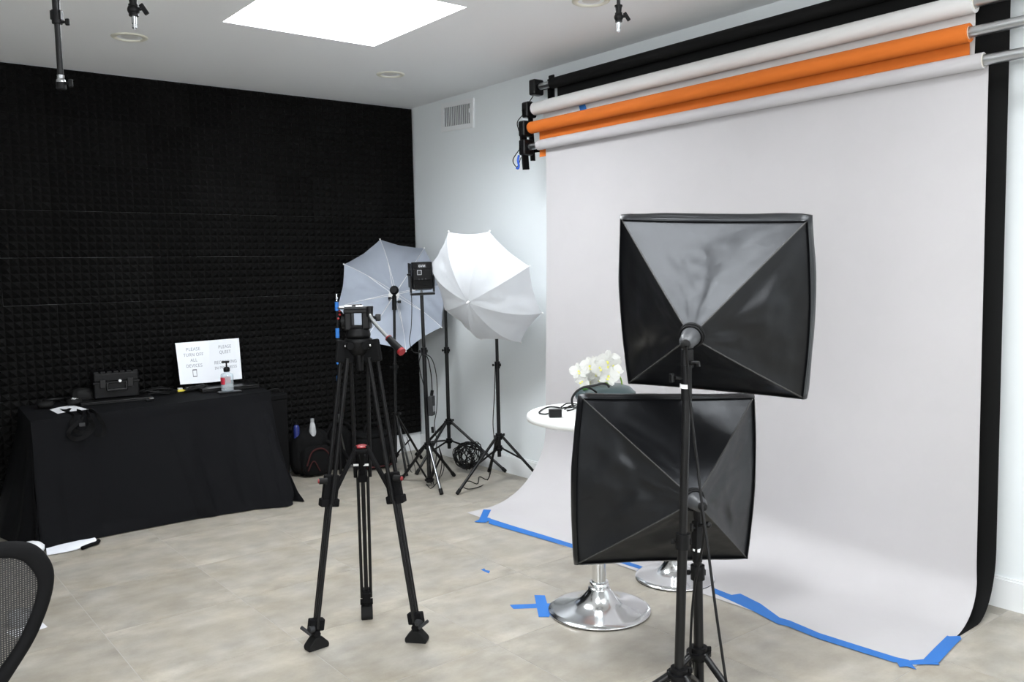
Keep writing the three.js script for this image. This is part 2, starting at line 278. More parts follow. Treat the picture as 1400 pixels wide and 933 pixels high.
// telescopic arms that hang from the ceiling
function hangingArm(px, pyTop, pyEnd, dist, label, kind) {
  const e = V(px, pyEnd, dist), top = v3(e.x, ROOM.h, e.z); const t = thing('hanging_light_arm', label, 'light mount', top);
  const y = (py) => V(px, py, dist).y; const at = (yy) => v3(e.x, yy, e.z); const rt = v3(0.78, 0, 0.62);
  part('ceiling_plate', lathe([[0.0005, 0], [0.05, 0], [0.05, -0.012], [0.02, -0.03], [0.0005, -0.03]]).translate(e.x, ROOM.h, e.z), M.black, t);
  if (kind === 'long') {
    part('upper_tube', bar(at(ROOM.h - 0.03), at(y(20)), 0.0125), M.satin, t);
    part('collar', [bar(at(y(15)), at(y(33)), 0.0165), beam(at(y(22)).addScaledVector(rt, -0.018), at(y(22)).addScaledVector(rt, 0.018), 0.03, 0.024)], M.black, t);
    part('clamp_knob', knob(at(y(31)).addScaledVector(rt, 0.012), rt, 0.012, 0.03), M.black, t);
    part('lower_tube', bar(at(y(30)), at(y(105)), 0.0098), M.satin, t);
    part('end_ferrule', [bar(at(y(103)), at(y(108)), 0.012), ball(at(y(113)), 0.017, 0.9, 1.1, 0.9)], M.studMetal, t);
    part('end_knob', [...knob(at(y(114)).addScaledVector(rt, 0.01), rt, 0.014, 0.03), bar(at(y(113)), at(y(122)), 0.016)], M.black, t);
  } else {
    const s = kind === 'big' ? 1 : 0.85; const yb = y(pyEnd); const up = (m) => at(yb + m * s);
    part('upper_tube', bar(at(ROOM.h - 0.03), up(0.1), 0.0085 * s), M.satin, t);
    part('clamp_body', [bar(up(0.045), up(0.085), 0.0165 * s), bar(up(0.085), up(0.112), 0.012 * s, 0.015 * s), bar(up(0.112), up(0.118), 0.018 * s), ball(up(0.066), 0.021 * s, 1, 0.95, 1)], M.black, t);
    part('clamp_knob', [bar(up(0.066), up(0.07).addScaledVector(rt, 0.03 * s), 0.006 * s), beam(up(0.085).addScaledVector(rt, 0.026 * s), up(0.05).addScaledVector(rt, 0.048 * s), 0.016 * s, 0.01 * s)], M.black, t);
    part('chrome_stud', [bar(up(0.018), up(0.046), 0.0085 * s), bar(up(0.012), up(0.018), 0.006 * s), bar(up(0.004), up(0.012), 0.0085 * s), bar(up(0), up(0.004), 0.003 * s)], M.studMetal, t, 'shiny chrome mounting stud');
  }
}
hangingArm(84, 0, 122, 3.35, 'long black telescopic light arm hanging in front of the black foam', 'long');
hangingArm(184, 0, 40, 3.4, 'black hanging arm with chrome stud beside a recessed ceiling light near the foam', 'big');
hangingArm(846, 0, 44, 3.45, 'black hanging arm with chrome stud in front of the white wall above the backdrop rolls', 'small');

// ---------------------------------------------------------------- backdrop rolls on the white wall
const ROLLS = [
  { x: 3.755, y: 2.672, r: 0.034, mat: M.blackPaper, key: 'black', z0: -4.235, z1: -1.515, drop: 'floor' },
  { x: 3.69, y: 2.522, r: 0.041, mat: M.whitePaper, key: 'white', z0: -4.33, z1: -1.61, drop: 2.3 },
  { x: 3.66, y: 2.4, r: 0.0375, mat: M.orangePaper, key: 'orange', z0: -4.335, z1: -1.615, drop: 2.212 },
  { x: 3.66, y: 2.281, r: 0.0315, mat: M.grayPaper, key: 'pale gray', z0: -4.265, z1: -1.558, drop: 'floor' },
];
const LABELS = { black: 'black seamless paper roll on the topmost rail, hanging against the wall', white: 'white paper backdrop roll between the black and orange rolls', orange: 'bright orange paper backdrop roll between white and gray rolls', 'pale gray': 'wide pale gray seamless paper backdrop sweeping down onto the floor' };
const ZL = -4.395, ZR = -1.1;      // bracket positions
for (const R of ROLLS) {
  const t = thing('backdrop_paper_roll', LABELS[R.key], 'backdrop', v3(R.x, R.drop === 'floor' ? 0 : R.drop, (R.z0 + R.z1) / 2), { kind: 'thing', group: 'seamless paper rolls on the wall rack' });
  part('rail_tube', bar(v3(R.x, R.y, ZL + 0.02), v3(R.x, R.y, ZR), 0.0215, 0.0215, 24), M.brushed, t, 'bare aluminium rail tube');
  const rg = lathe([[0.0235, 0], [R.r, 0], [R.r, R.z1 - R.z0], [0.0235, R.z1 - R.z0], [0.0235, 0]], 40).rotateX(Math.PI / 2).translate(R.x, R.y, R.z0);
  const cr = new THREE.CylinderGeometry(R.r, R.r, R.z1 - R.z0, 48, 1, true).rotateX(Math.PI / 2).translate(R.x, R.y, (R.z0 + R.z1) / 2);
  const ends = [R.z0, R.z1].map((z) => new THREE.RingGeometry(0.0225, R.r, 40).translate(R.x, R.y, z));
  part('paper_roll', [cr, ...ends], R.mat, t);
  for (const z of [R.z0 - 0.004, R.z1 - 0.02]) part('cardboard_core', new THREE.CylinderGeometry(0.0262, 0.0262, 0.024, 32, 1, true).rotateX(Math.PI / 2).translate(R.x, R.y, z + 0.012), M.cardboard, t);
  const xs = R.x + R.r + 0.0008, zA = R.z0 + 0.012, zB = R.z1 - 0.002;
  let prof;
  if (R.key === 'pale gray') prof = (u, v) => {                // u along the wall, v down the paper
    const z = lerp(zA + 0.02, zB + 0.006, u); const w = 1 - u; const b = lerp(0.17, 0.46, w ** 1.6), a = lerp(0.24, 0.5, w ** 1.4), xf = lerp(3.075, 3.045, w);
    const x1 = xs - 0.012 * 0; const lv = R.y - b, la = Math.PI / 2 * (a + b) / 2, lf = x1 - a - xf, tot = lv + la + lf; let s = v * tot, x, y;
    if (s < lv) { x = x1; y = R.y - s; } else if (s < lv + la) { const q = (s - lv) / la * Math.PI / 2; x = x1 - a * (1 - Math.cos(q)); y = b * (1 - Math.sin(q)); } else { x = x1 - a - (s - lv - la); y = 0; }
    return { x, y: Math.max(y, 0) + 0.0024, z: z - smooth(v * 1.1) * lerp(0.06, 0, u) + u * u * 0.05 * smooth((v - 0.72) / 0.25), u: u * 2.7, v: v * tot };
  };
  else if (R.key === 'black') prof = (u, v) => {
    const z = lerp(zA, zB, u); const b = 0.28, a = 0.17, xf = 3.42; const lv = R.y - b, la = Math.PI / 2 * (a + b) / 2, lf = xs - a - xf, tot = lv + la + Math.max(lf, 0.02); let s = v * tot, x, y;
    if (s < lv) { x = xs; y = R.y - s; } else if (s < lv + la) { const q = (s - lv) / la * Math.PI / 2; x = xs - a * (1 - Math.cos(q)); y = b * (1 - Math.sin(q)); } else { x = xs - a - (s - lv - la); y = 0; }
    return { x, y: Math.max(y, 0) + 0.0009, z, u: u * 2.7, v: v * tot };
  };
  else prof = (u, v) => { const z = lerp(zA + 0.02, zB - 0.015, u); const y = lerp(R.y, R.drop, v); return { x: xs + 0.004 * Math.sin(v * 3) + 0.002 * Math.sin(u * 9) * v, y, z, u: u * 2.7, v: v * 0.3 }; };
  const deep = R.drop === 'floor';
  part('hanging_paper', sheet(prof, 60, deep ? 96 : 10, 0.0006), R.mat, t);
}
function wallBracket(zc, label, out) {
  const t = thing('backdrop_bracket', label, 'bracket', v3(ROOM.x1, 2.1, zc)); const s = out;
  part('wall_plate', [rbox(0.012, 0.62, 0.05, 0.003, ROOM.x1 - 0.006, 2.46, zc), rbox(0.03, 0.56, 0.012, 0.003, ROOM.x1 - 0.025, 2.46, zc)], M.black, t);
  part('hook_arm', [beam(v3(ROOM.x1 - 0.02, 2.7, zc), v3(3.72, 2.66, zc), 0.04, 0.01), beam(v3(ROOM.x1 - 0.02, 2.56, zc), v3(3.64, 2.5, zc), 0.04, 0.01), beam(v3(ROOM.x1 - 0.02, 2.44, zc), v3(3.61, 2.38, zc), 0.04, 0.01), beam(v3(ROOM.x1 - 0.02, 2.3, zc), v3(3.61, 2.255, zc), 0.045, 0.012), beam(v3(3.635, 2.43, zc), v3(3.66, 2.14, zc), 0.05, 0.014), beam(v3(3.7, 2.58, zc), v3(3.72, 2.2, zc), 0.035, 0.012)], M.black, t);
  ROLLS.forEach((R, k) => {
    part('roll_hook', [rbox(0.085, 0.1, 0.06, 0.012, R.x, R.y, zc + 0.006 * s), bar(v3(R.x, R.y, zc), v3(R.x, R.y, zc + 0.05 * s), 0.026)], M.satin, t);
    part('chain_wheel', [new THREE.TorusGeometry(0.032, 0.008, 8, 24).translate(R.x, R.y, zc - 0.012 * s)], M.black, t);
  });
  part('bead_chain', [tube([v3(3.76, 2.63, zc - 0.03 * s), v3(3.73, 2.57, zc - 0.05 * s), v3(3.7, 2.5, zc - 0.03 * s)], 0.003), tube([v3(3.67, 2.5, zc - 0.03 * s), v3(3.64, 2.45, zc - 0.055 * s), v3(3.63, 2.39, zc - 0.03 * s)], 0.003), tube([v3(3.63, 2.27, zc - 0.03 * s), v3(3.6, 2.2, zc - 0.06 * s), v3(3.62, 2.16, zc - 0.045 * s), v3(3.64, 2.22, zc - 0.025 * s)], 0.003)], M.rubber, t);
  return t;
}
wallBracket(ZL, 'black backdrop roller bracket with hooks and chains beside the white wall vent', 1);
wallBracket(ZR, 'black backdrop roller bracket on the wall beyond the paper edges', -1);
solo('blue_strap', 'short blue strap dangling under the backdrop roller bracket', 'strap', tube([v3(3.63, 2.235, ZL - 0.035), v3(3.626, 2.2, ZL - 0.04), v3(3.63, 2.165, ZL - 0.037), v3(3.628, 2.15, ZL - 0.044), v3(3.625, 2.155, ZL - 0.055)], 0.0075, 6), M.blueCloth);
{ const R = ROLLS[1]; const c = ax(797, 147.5, 3.735); solo('tape_scrap', 'blue tape scrap stuck to the white backdrop paper above the orange roll', 'tape', sheet((u, v) => ({ x: 3.7295 - 0.003 * u, y: c.y + 0.016 - 0.03 * v, z: c.z - 0.03 + 0.06 * u + 0.01 * v }), 6, 3, 0.0006), M.blueTape); }
// blue masking tape: outlines on the floor, corners read from the photograph
function tape(label, pts, y) {
  const w = pts.map(([a, b]) => fl(a, b, y)); const sh = new THREE.Shape(w.map((p) => new THREE.Vector2(p.x, -p.z)));
  const g = new THREE.ExtrudeGeometry(sh, { depth: 0.0005, bevelEnabled: false }).rotateX(-Math.PI / 2).translate(0, y, 0);
  return solo('tape_strip', label, 'tape', g, M.blueTape);
}
tape('long blue tape strip along the far front edge of the gray backdrop paper', [[668, 716], [669, 710.5], [672, 710], [700, 719], [740, 731], [800, 749.5], [880, 775.5], [892, 772], [889, 778], [880, 780], [800, 755], [740, 737], [700, 725.5]], 0.0031);
tape('broad blue tape piece across the back corner of the gray backdrop paper', [[661, 697], [671.5, 697.5], [666, 708], [671, 709], [670, 711.5], [663.5, 715], [654, 714.5], [648.5, 713.5], [655, 711]], 0.0038);
tape('long blue tape strip along the gray paper front edge near the chrome bases', [[972, 803], [985, 808], [1000, 814], [1012, 812], [1040, 826], [1066, 845], [1080, 849], [1120, 866], [1180, 885], [1225, 899], [1243, 903], [1238, 907], [1222, 906], [1180, 893], [1120, 874], [1075, 856], [1064, 854], [1030, 836], [1000, 822], [975, 811]], 0.0031);
tape('blue tape patch at the pointed front corner of the gray backdrop paper', [[1226, 905], [1230, 912.5], [1240, 911.5], [1253, 916], [1246, 908], [1285, 909.5], [1281, 905], [1262, 902]], 0.0038);
tape('wide blue tape strip holding down the front corner of the gray paper', [[1295, 869.5], [1298, 870.5], [1312.5, 870], [1314.5, 874], [1305, 883], [1284, 906], [1262, 909], [1245, 909], [1247, 904], [1262, 902.5], [1277, 887]], 0.0045);
tape('thin blue tape strip of the cross marked on the tiles', [[697, 827.5], [732, 826], [752, 825.5], [775, 824.5], [775, 829], [752, 830.5], [731, 832], [702, 833], [700, 831]], 0.0006);
tape('broad short blue tape strip of the cross marked on the tiles', [[730.5, 814], [745, 814.5], [752, 840], [751, 844], [736.5, 844]], 0.0013);
tape('tiny torn blue tape scrap alone on the floor tiles', [[657.5, 779.5], [662, 777.5], [664, 780], [670, 781], [668.5, 784.5], [664, 782.5]], 0.0006);

// ---------------------------------------------------------------- light stands, umbrellas, LED panel
function lightStand(label, base, { feet, hu, hl, top, r = 0.0125, sections, lean, knobs = [], steel = 0, spigot = true, brace = 0.5 }) {
  const t = thing('light_stand', label, 'light stand', base, { group: 'light stands' });
  const at = (y) => lean ? mixv(base, lean, y / lean.y).setY(y) : v3(base.x, y, base.z);
  const rt = v3(0.78, 0, 0.62);
  let y0 = Math.max(0.03, hl - 0.06); const secs = sections || [lerp(hu, top, 0.45), top];
  secs.forEach((y1, k) => {
    const rr = r * (1 - 0.17 * k); part('pole', bar(at(Math.max(0, y0 - (k ? 0.05 : 0))), at(y1), rr), M.satin, t);
    if (k < secs.length - 1) { part('collar', [bar(at(y1 - 0.035), at(y1 + 0.012), rr * 1.42), beam(at(y1 - 0.012), at(y1 - 0.012).addScaledVector(rt, 0.026), 0.02, 0.014)], M.black, t); part('collar_knob', knob(at(y1 - 0.012).addScaledVector(rt, -0.012), rt.clone().negate(), 0.009, 0.024), M.black, t); }
    y0 = y1;
  });
  part('leg_hub', [bar(at(hu - 0.022), at(hu + 0.022), r * 1.75), bar(at(hu - 0.006), at(hu + 0.006), r * 2.5)], M.black, t);
  part('brace_hub', [bar(at(hl - 0.018), at(hl + 0.018), r * 1.6), bar(at(hl - 0.005), at(hl + 0.005), r * 2.3)], M.black, t);
  part('hub_knob', knob(at(hu + 0.012).addScaledVector(rt, 0.012), rt, 0.01, 0.03), M.black, t);
  feet.forEach((f, k) => {
    const a = at(hu), dir = f.clone().sub(a).setY(0).normalize(); a.addScaledVector(dir, r * 1.7); const tip = f.clone().setY(0.012);
    const leg = part('leg', bar(a, tip, r * 0.74, r * 0.74, 10), k < steel ? M.steel : M.satin, t);
    part('rubber_foot', bar(mixv(a, tip, 1 - 0.03 / a.distanceTo(tip)), tip.clone().addScaledVector(tip.clone().sub(a).normalize(), 0.006), r * 0.95), M.rubber, leg);
    const b = at(hl).addScaledVector(dir, r * 1.4), e = mixv(a, tip, brace);
    part('brace', beam(b, e, r * 0.9, r * 0.5, 0.001), M.black, t);
  });
  if (spigot) part('spigot', [bar(at(top), at(top + 0.03), 0.008), bar(at(top + 0.03), at(top + 0.036), 0.0055)], M.steel, t);
  return t;
}
// canopy from eight panels, with ribs, stretchers, shaft
function umbrella(label, center, n, R, depth, roll, shaftLen, cloth = M.umbrella) { // n points from the open rim plane towards the tip
  const t = thing('photo_umbrella', label, 'umbrella', center, { local: true });
  t.quaternion.setFromUnitVectors(UPV, n.clone().normalize());
  const rib = (k, s) => { const q = roll + k * Math.PI / 4, th = s * 1.12; const rr = R * Math.sin(th) / Math.sin(1.12), h = depth * (Math.cos(th) - Math.cos(1.12)) / (1 - Math.cos(1.12)); return v3(rr * Math.cos(q), h, rr * Math.sin(q)); };
  for (let k = 0; k < 8; k++) {
    part('canopy_panel', sheet((u, v) => { const s = 0.035 + 0.965 * v * (1 - 0.04 * v * 4 * u * (1 - u)); const p = rib(k, s).lerp(rib(k + 1, s), u); const sag = Math.sin(Math.PI * u) * s; const w = noise.noise(u * 3 + k * 5, v * 4, k) * 0.012 + Math.sin((u + v * 0.7) * 17 + k) * 0.0025; const o = v3(p.x, 0, p.z).normalize(); return p.addScaledVector(o, -0.006 * sag + w * 0.4 * Math.sin(Math.PI * u)).add(v3(0, (w - 0.008) * sag, 0)); }, 10, 14, 0.0004), cloth, t);
    const pts = []; for (let i = 0; i <= 8; i++) pts.push(rib(k, 0.03 + 0.97 * i / 8).add(v3(0, -0.003, 0)));
    const rb = part('rib', tube(pts, 0.0021, 5, 3), M.whitePlastic, t);
    part('rib_tip', ball(rib(k, 1.012), 0.006), M.whitePlastic, rb);
    part('stretcher', bar(v3(0, depth * 0.28, 0), rib(k, 0.5), 0.0022, 0.0022, 6), M.whitePlastic, t);
  }
  part('shaft', bar(v3(0, depth - 0.01, 0), v3(0, depth - shaftLen, 0), 0.0042), M.steel, t);
  part('runner', [bar(v3(0, depth * 0.22, 0), v3(0, depth * 0.34, 0), 0.013), bar(v3(0, depth * 0.27, 0), v3(0, depth * 0.3, 0), 0.042)], M.whitePlastic, t);
  part('tip', [bar(v3(0, depth - 0.012, 0), v3(0, depth + 0.012, 0), 0.0095, 0.007), ball(v3(0, depth + 0.014, 0), 0.0065)], M.whitePlastic, t);
  return t;
}
const camRight = v3(1, 0, 0).applyQuaternion(camera.quaternion), camUp = v3(0, 1, 0).applyQuaternion(camera.quaternion), camBack = v3(0, 0, 1).applyQuaternion(camera.quaternion);
const viewDir = (x, y, z) => camRight.clone().multiplyScalar(x).addScaledVector(camUp, y).addScaledVector(camBack, z);

// stand with shoot-through umbrella near the white wall
{
  const b = v3(3.665, 0, -4.755), d = hd(b), Y = (px, py) => V(px, py, d).y;
  lightStand('black light stand under the white dome umbrella, leg touching the wall', b, { feet: [fl(625.5, 677), v3(3.865, 0, -4.52), v3(3.8, 0, -5.06)], hu: Y(682, 597), hl: Y(683, 613), top: 1.25, sections: [Y(680, 497), 1.25], r: 0.0135, brace: 0.5 });
  const c = V(663, 394, d - 0.16); umbrella('white translucent umbrella with its tip pointing out, against the white wall', c, viewDir(-0.53, -0.5, 0.68), 0.445, 0.2, 0.18, 0.42);
  const hc = v3(b.x, 1.27, b.z); const h = thing('umbrella_bracket', 'black swivel bracket clamped on the stand behind the dome umbrella', 'bracket', hc);
  part('clamp_body', [bar(hc.clone().setY(1.21), hc.clone().setY(1.29), 0.019), rbox(0.035, 0.05, 0.035, 0.008, hc.x, 1.31, hc.z)], M.black, h); part('clamp_knob', knob(hc, v3(0.78, 0, 0.62), 0.012, 0.045), M.black, h);
}
// umbrella seen from inside, in the foam corner
{
  const b = fl(541, 646), d = hd(b), Y = (py) => V(540, py, d).y;
  lightStand('black light stand below the open umbrella in front of the foam', b, { feet: [fl(576, 628), fl(556, 652).setY(0), fl(531, 640)], hu: Y(568), hl: Y(622), top: Y(415), sections: [Y(500), Y(415)], r: 0.0125, steel: 0, brace: 0.55, lean: V(539, 415, d) });
  const c = V(537.5, 405, d + 0.15); const nn = viewDir(0.0, 0.2, -0.98); umbrella('blue-gray umbrella opened toward the room in front of the foam', c, nn, 0.432, 0.17, 0.07, 0.4, M.umbrellaBlueGray);
  const hc = V(539, 397, d - 0.03); const h = thing('umbrella_bracket', 'black swivel bracket holding the shaft of the umbrella in front of the foam', 'bracket', v3(hc.x, hc.y - 0.17, hc.z));
  part('clamp_body', [bar(V(539.2, 424, d), V(539, 405, d), 0.017), bar(V(539, 408, d), hc, 0.013), ball(hc, 0.034), bar(hc.clone().addScaledVector(camBack, 0.02), hc.clone().addScaledVector(camBack, 0.045), 0.022)], M.black, h); part('clamp_knob', [...knob(V(539, 408, d), v3(-0.78, 0, -0.62), 0.011, 0.045), ...knob(V(539, 413, d), v3(0.78, 0, 0.62), 0.011, 0.05)], M.black, h);
}
{ // bare stand by the wall
  const b = v3(3.71, 0, -5.44), d = hd(b), Y = (py) => V(610, py, d).y;
  lightStand('bare black light stand between the two umbrellas, by the white wall', b, { feet: [fl(691, 646.5), v3(3.36, 0, -5.36), v3(3.72, 0, -5.93)], hu: Y(577), hl: Y(603), top: Y(410), sections: [Y(477), Y(410)], r: 0.014, brace: 0.62, spigot: false });
}
{ // LED panel on its stand
  const b = v3(3.25, 0, -5.02), d = hd(b), Y = (py) => V(580, py, d).y; const LEAN = V(576.5, 405, d);
  const st = lightStand('black light stand carrying the LED panel and power brick', b, { feet: [fl(603.5, 677), fl(549.5, 657), fl(620.5, 652)], hu: Y(610), hl: 0.045, top: Y(404), sections: [Y(478), Y(404)], r: 0.0145, lean: LEAN, steel: 1, brace: 0.42 });
  // panel: local frame with its back to the camera
  const c = V(577, 381, d - 0.02); const t = thing('led_panel', 'black LED video light panel with yoke on its stand', 'light panel', c, { local: true }); t.rotation.set(0.06, -0.32, 0.02, 'YXZ');
  const s = d / FOCAL * 1.02; const w = 27 * s, h = 36 * s;
  part('panel_body', [rbox(w, h, 0.05, 0.008, 0, 0.02, 0), rbox(w * 0.9, h * 0.44, 0.028, 0.006, -0.01, 0.03, 0.036)], M.black, t);
  for (let k = 0; k < 6; k++) part('cooling_fin', rbox(w * 0.8, 0.004, 0.012, 0.001, 0, -0.035 - k * 0.008, 0.03), M.rubber, t);
  const cv = document.createElement('canvas'); cv.width = 128; cv.height = 64; const q = cv.getContext('2d'); q.fillStyle = '#101010'; q.fillRect(0, 0, 128, 64); q.fillStyle = '#b9bcc0'; q.font = 'bold 46px sans-serif'; q.textAlign = 'center'; q.textBaseline = 'middle'; q.fillText('GVM', 64, 34);
  const ct = new THREE.CanvasTexture(cv); ct.colorSpace = THREE.SRGBColorSpace;
  part('maker_plate', new THREE.PlaneGeometry(0.06, 0.03).translate(-0.005, h / 2 - 0.005, 0.0258), std([1, 1, 1], 0.5, 0, { map: ct }), t, 'small plate with pale letters');
  part('display', [rbox(0.024, 0.026, 0.003, 0.001, -0.03, 0.045, 0.051)], M.darkGray, t); part('display_frame', [rbox(0.03, 0.004, 0.003, 0.001, -0.03, 0.06, 0.051), rbox(0.03, 0.004, 0.003, 0.001, -0.03, 0.03, 0.051), rbox(0.004, 0.03, 0.003, 0.001, -0.044, 0.045, 0.051), rbox(0.004, 0.03, 0.003, 0.001, -0.016, 0.045, 0.051)], M.grayPlastic, t);
  for (const x of [-0.035, -0.012, 0.011]) part('dial', bar(v3(x, 0.0, 0.05), v3(x, 0.0, 0.06), 0.005), M.darkGray, t);
  part('yoke', [rbox(w + 0.03, 0.016, 0.03, 0.003, 0, -h / 2 - 0.012, 0.005), rbox(0.01, h * 0.62, 0.025, 0.003, -w / 2 - 0.011, -h * 0.2, 0), rbox(0.01, h * 0.62, 0.025, 0.003, w / 2 + 0.011, -h * 0.2, 0)], M.satin, t);
  part('yoke_knob', [bar(v3(-w / 2 - 0.01, 0.03, 0), v3(-w / 2 - 0.034, 0.03, 0), 0.006), bar(v3(w / 2 + 0.01, 0.03, 0), v3(w / 2 + 0.03, 0.03, 0), 0.012)], M.black, t);
  part('barn_door', [rbox(0.006, h * 0.9, 0.07, 0.002, w / 2 + 0.004, 0.02, -0.05), rbox(0.006, h * 0.9, 0.07, 0.002, -w / 2 - 0.004, 0.02, -0.05)], M.black, t);
  part('metal_label', rbox(0.002, 0.05, 0.01, 0.0005, w / 2 + 0.017, -0.02, 0.0), M.steel, t);
  // power brick and cables taped to the stand
  const p = V(590, 555, d - 0.03); const pb = thing('power_brick', 'black power brick hanging on the LED panel stand', 'power adapter', p.clone().setY(p.y - 0.07)); part('case', rbox(0.055, 0.135, 0.035, 0.006, p.x, p.y, p.z, 0.6), M.darkGray, pb); part('print_label', rbox(0.035, 0.04, 0.0365, 0.001, p.x, p.y - 0.02, p.z, 0.6), M.grayPlastic, pb);
  part('plug', [bar(V(590, 541, d - 0.03), V(591, 534, d - 0.03), 0.011), bar(V(591, 584, d - 0.03), V(592, 592, d - 0.03), 0.01)], M.black, pb);
  solo('power_cable', 'thin black cable looped on the LED panel stand', 'cable', [tube([V(591, 535, d - 0.03), V(589, 510, d - 0.04), V(583, 487, d - 0.04), V(577, 485, d - 0.03), V(573, 495, d - 0.03), V(576, 515, d - 0.03), V(580, 530, d - 0.03), V(582, 560, d - 0.025)], 0.0035), tube([V(562, 392, d - 0.04), V(563, 420, d - 0.03), V(562, 450, d - 0.02), V(560, 468, d - 0.02), V(566, 482, d - 0.03), V(577, 482, d - 0.035)], 0.003), tube([V(577, 484, d - 0.03), V(588, 488, d - 0.03), V(596, 510, d - 0.03), V(597, 560, d - 0.03), V(594, 580, d - 0.03), V(597, 605, d - 0.03), V(594, 640, d - 0.03), V(586, 655, d - 0.03), V(590, 662, d - 0.03)], 0.003)], M.cable);
}
{ // thin pole with blue tape bands
  const b = fl(466, 652), d = hd(b), Y = (py) => V(462, py, d).y; const top = V(460.2, 412, d);
  const t = thing('boom_pole_stand', 'thin black pole banded with blue tape, standing before the foam', 'pole stand', b);
  const at = (y) => mixv(b, top, y / top.y).setY(y);
  part('pole', bar(at(0.02), at(Y(412)), 0.012, 0.009), M.black, t);
  part('chrome_tip', [bar(at(Y(413)), at(Y(402)), 0.0065, 0.005), ball(at(Y(408)), 0.011)], M.chrome, t);
  for (const [a, c] of [[413, 425], [449, 462], [487, 498], [514, 521]]) part('blue_band', bar(at(Y(c)), at(Y(a)), 0.0145, 0.0145), M.blueTape, t, 'bright blue tape band');
  part('joint', [bar(at(Y(578)), at(Y(566)), 0.015), ball(at(Y(574)).addScaledVector(camBack, 0.015), 0.006)], M.steel, t);
  const hub = at(Y(588)); for (const f of [fl(477, 641), fl(452, 648), fl(466, 634)]) { part('leg', bar(hub, f.clone().setY(0.008), 0.0075), f.x > 3.0 ? M.steel : M.black, t); }
}

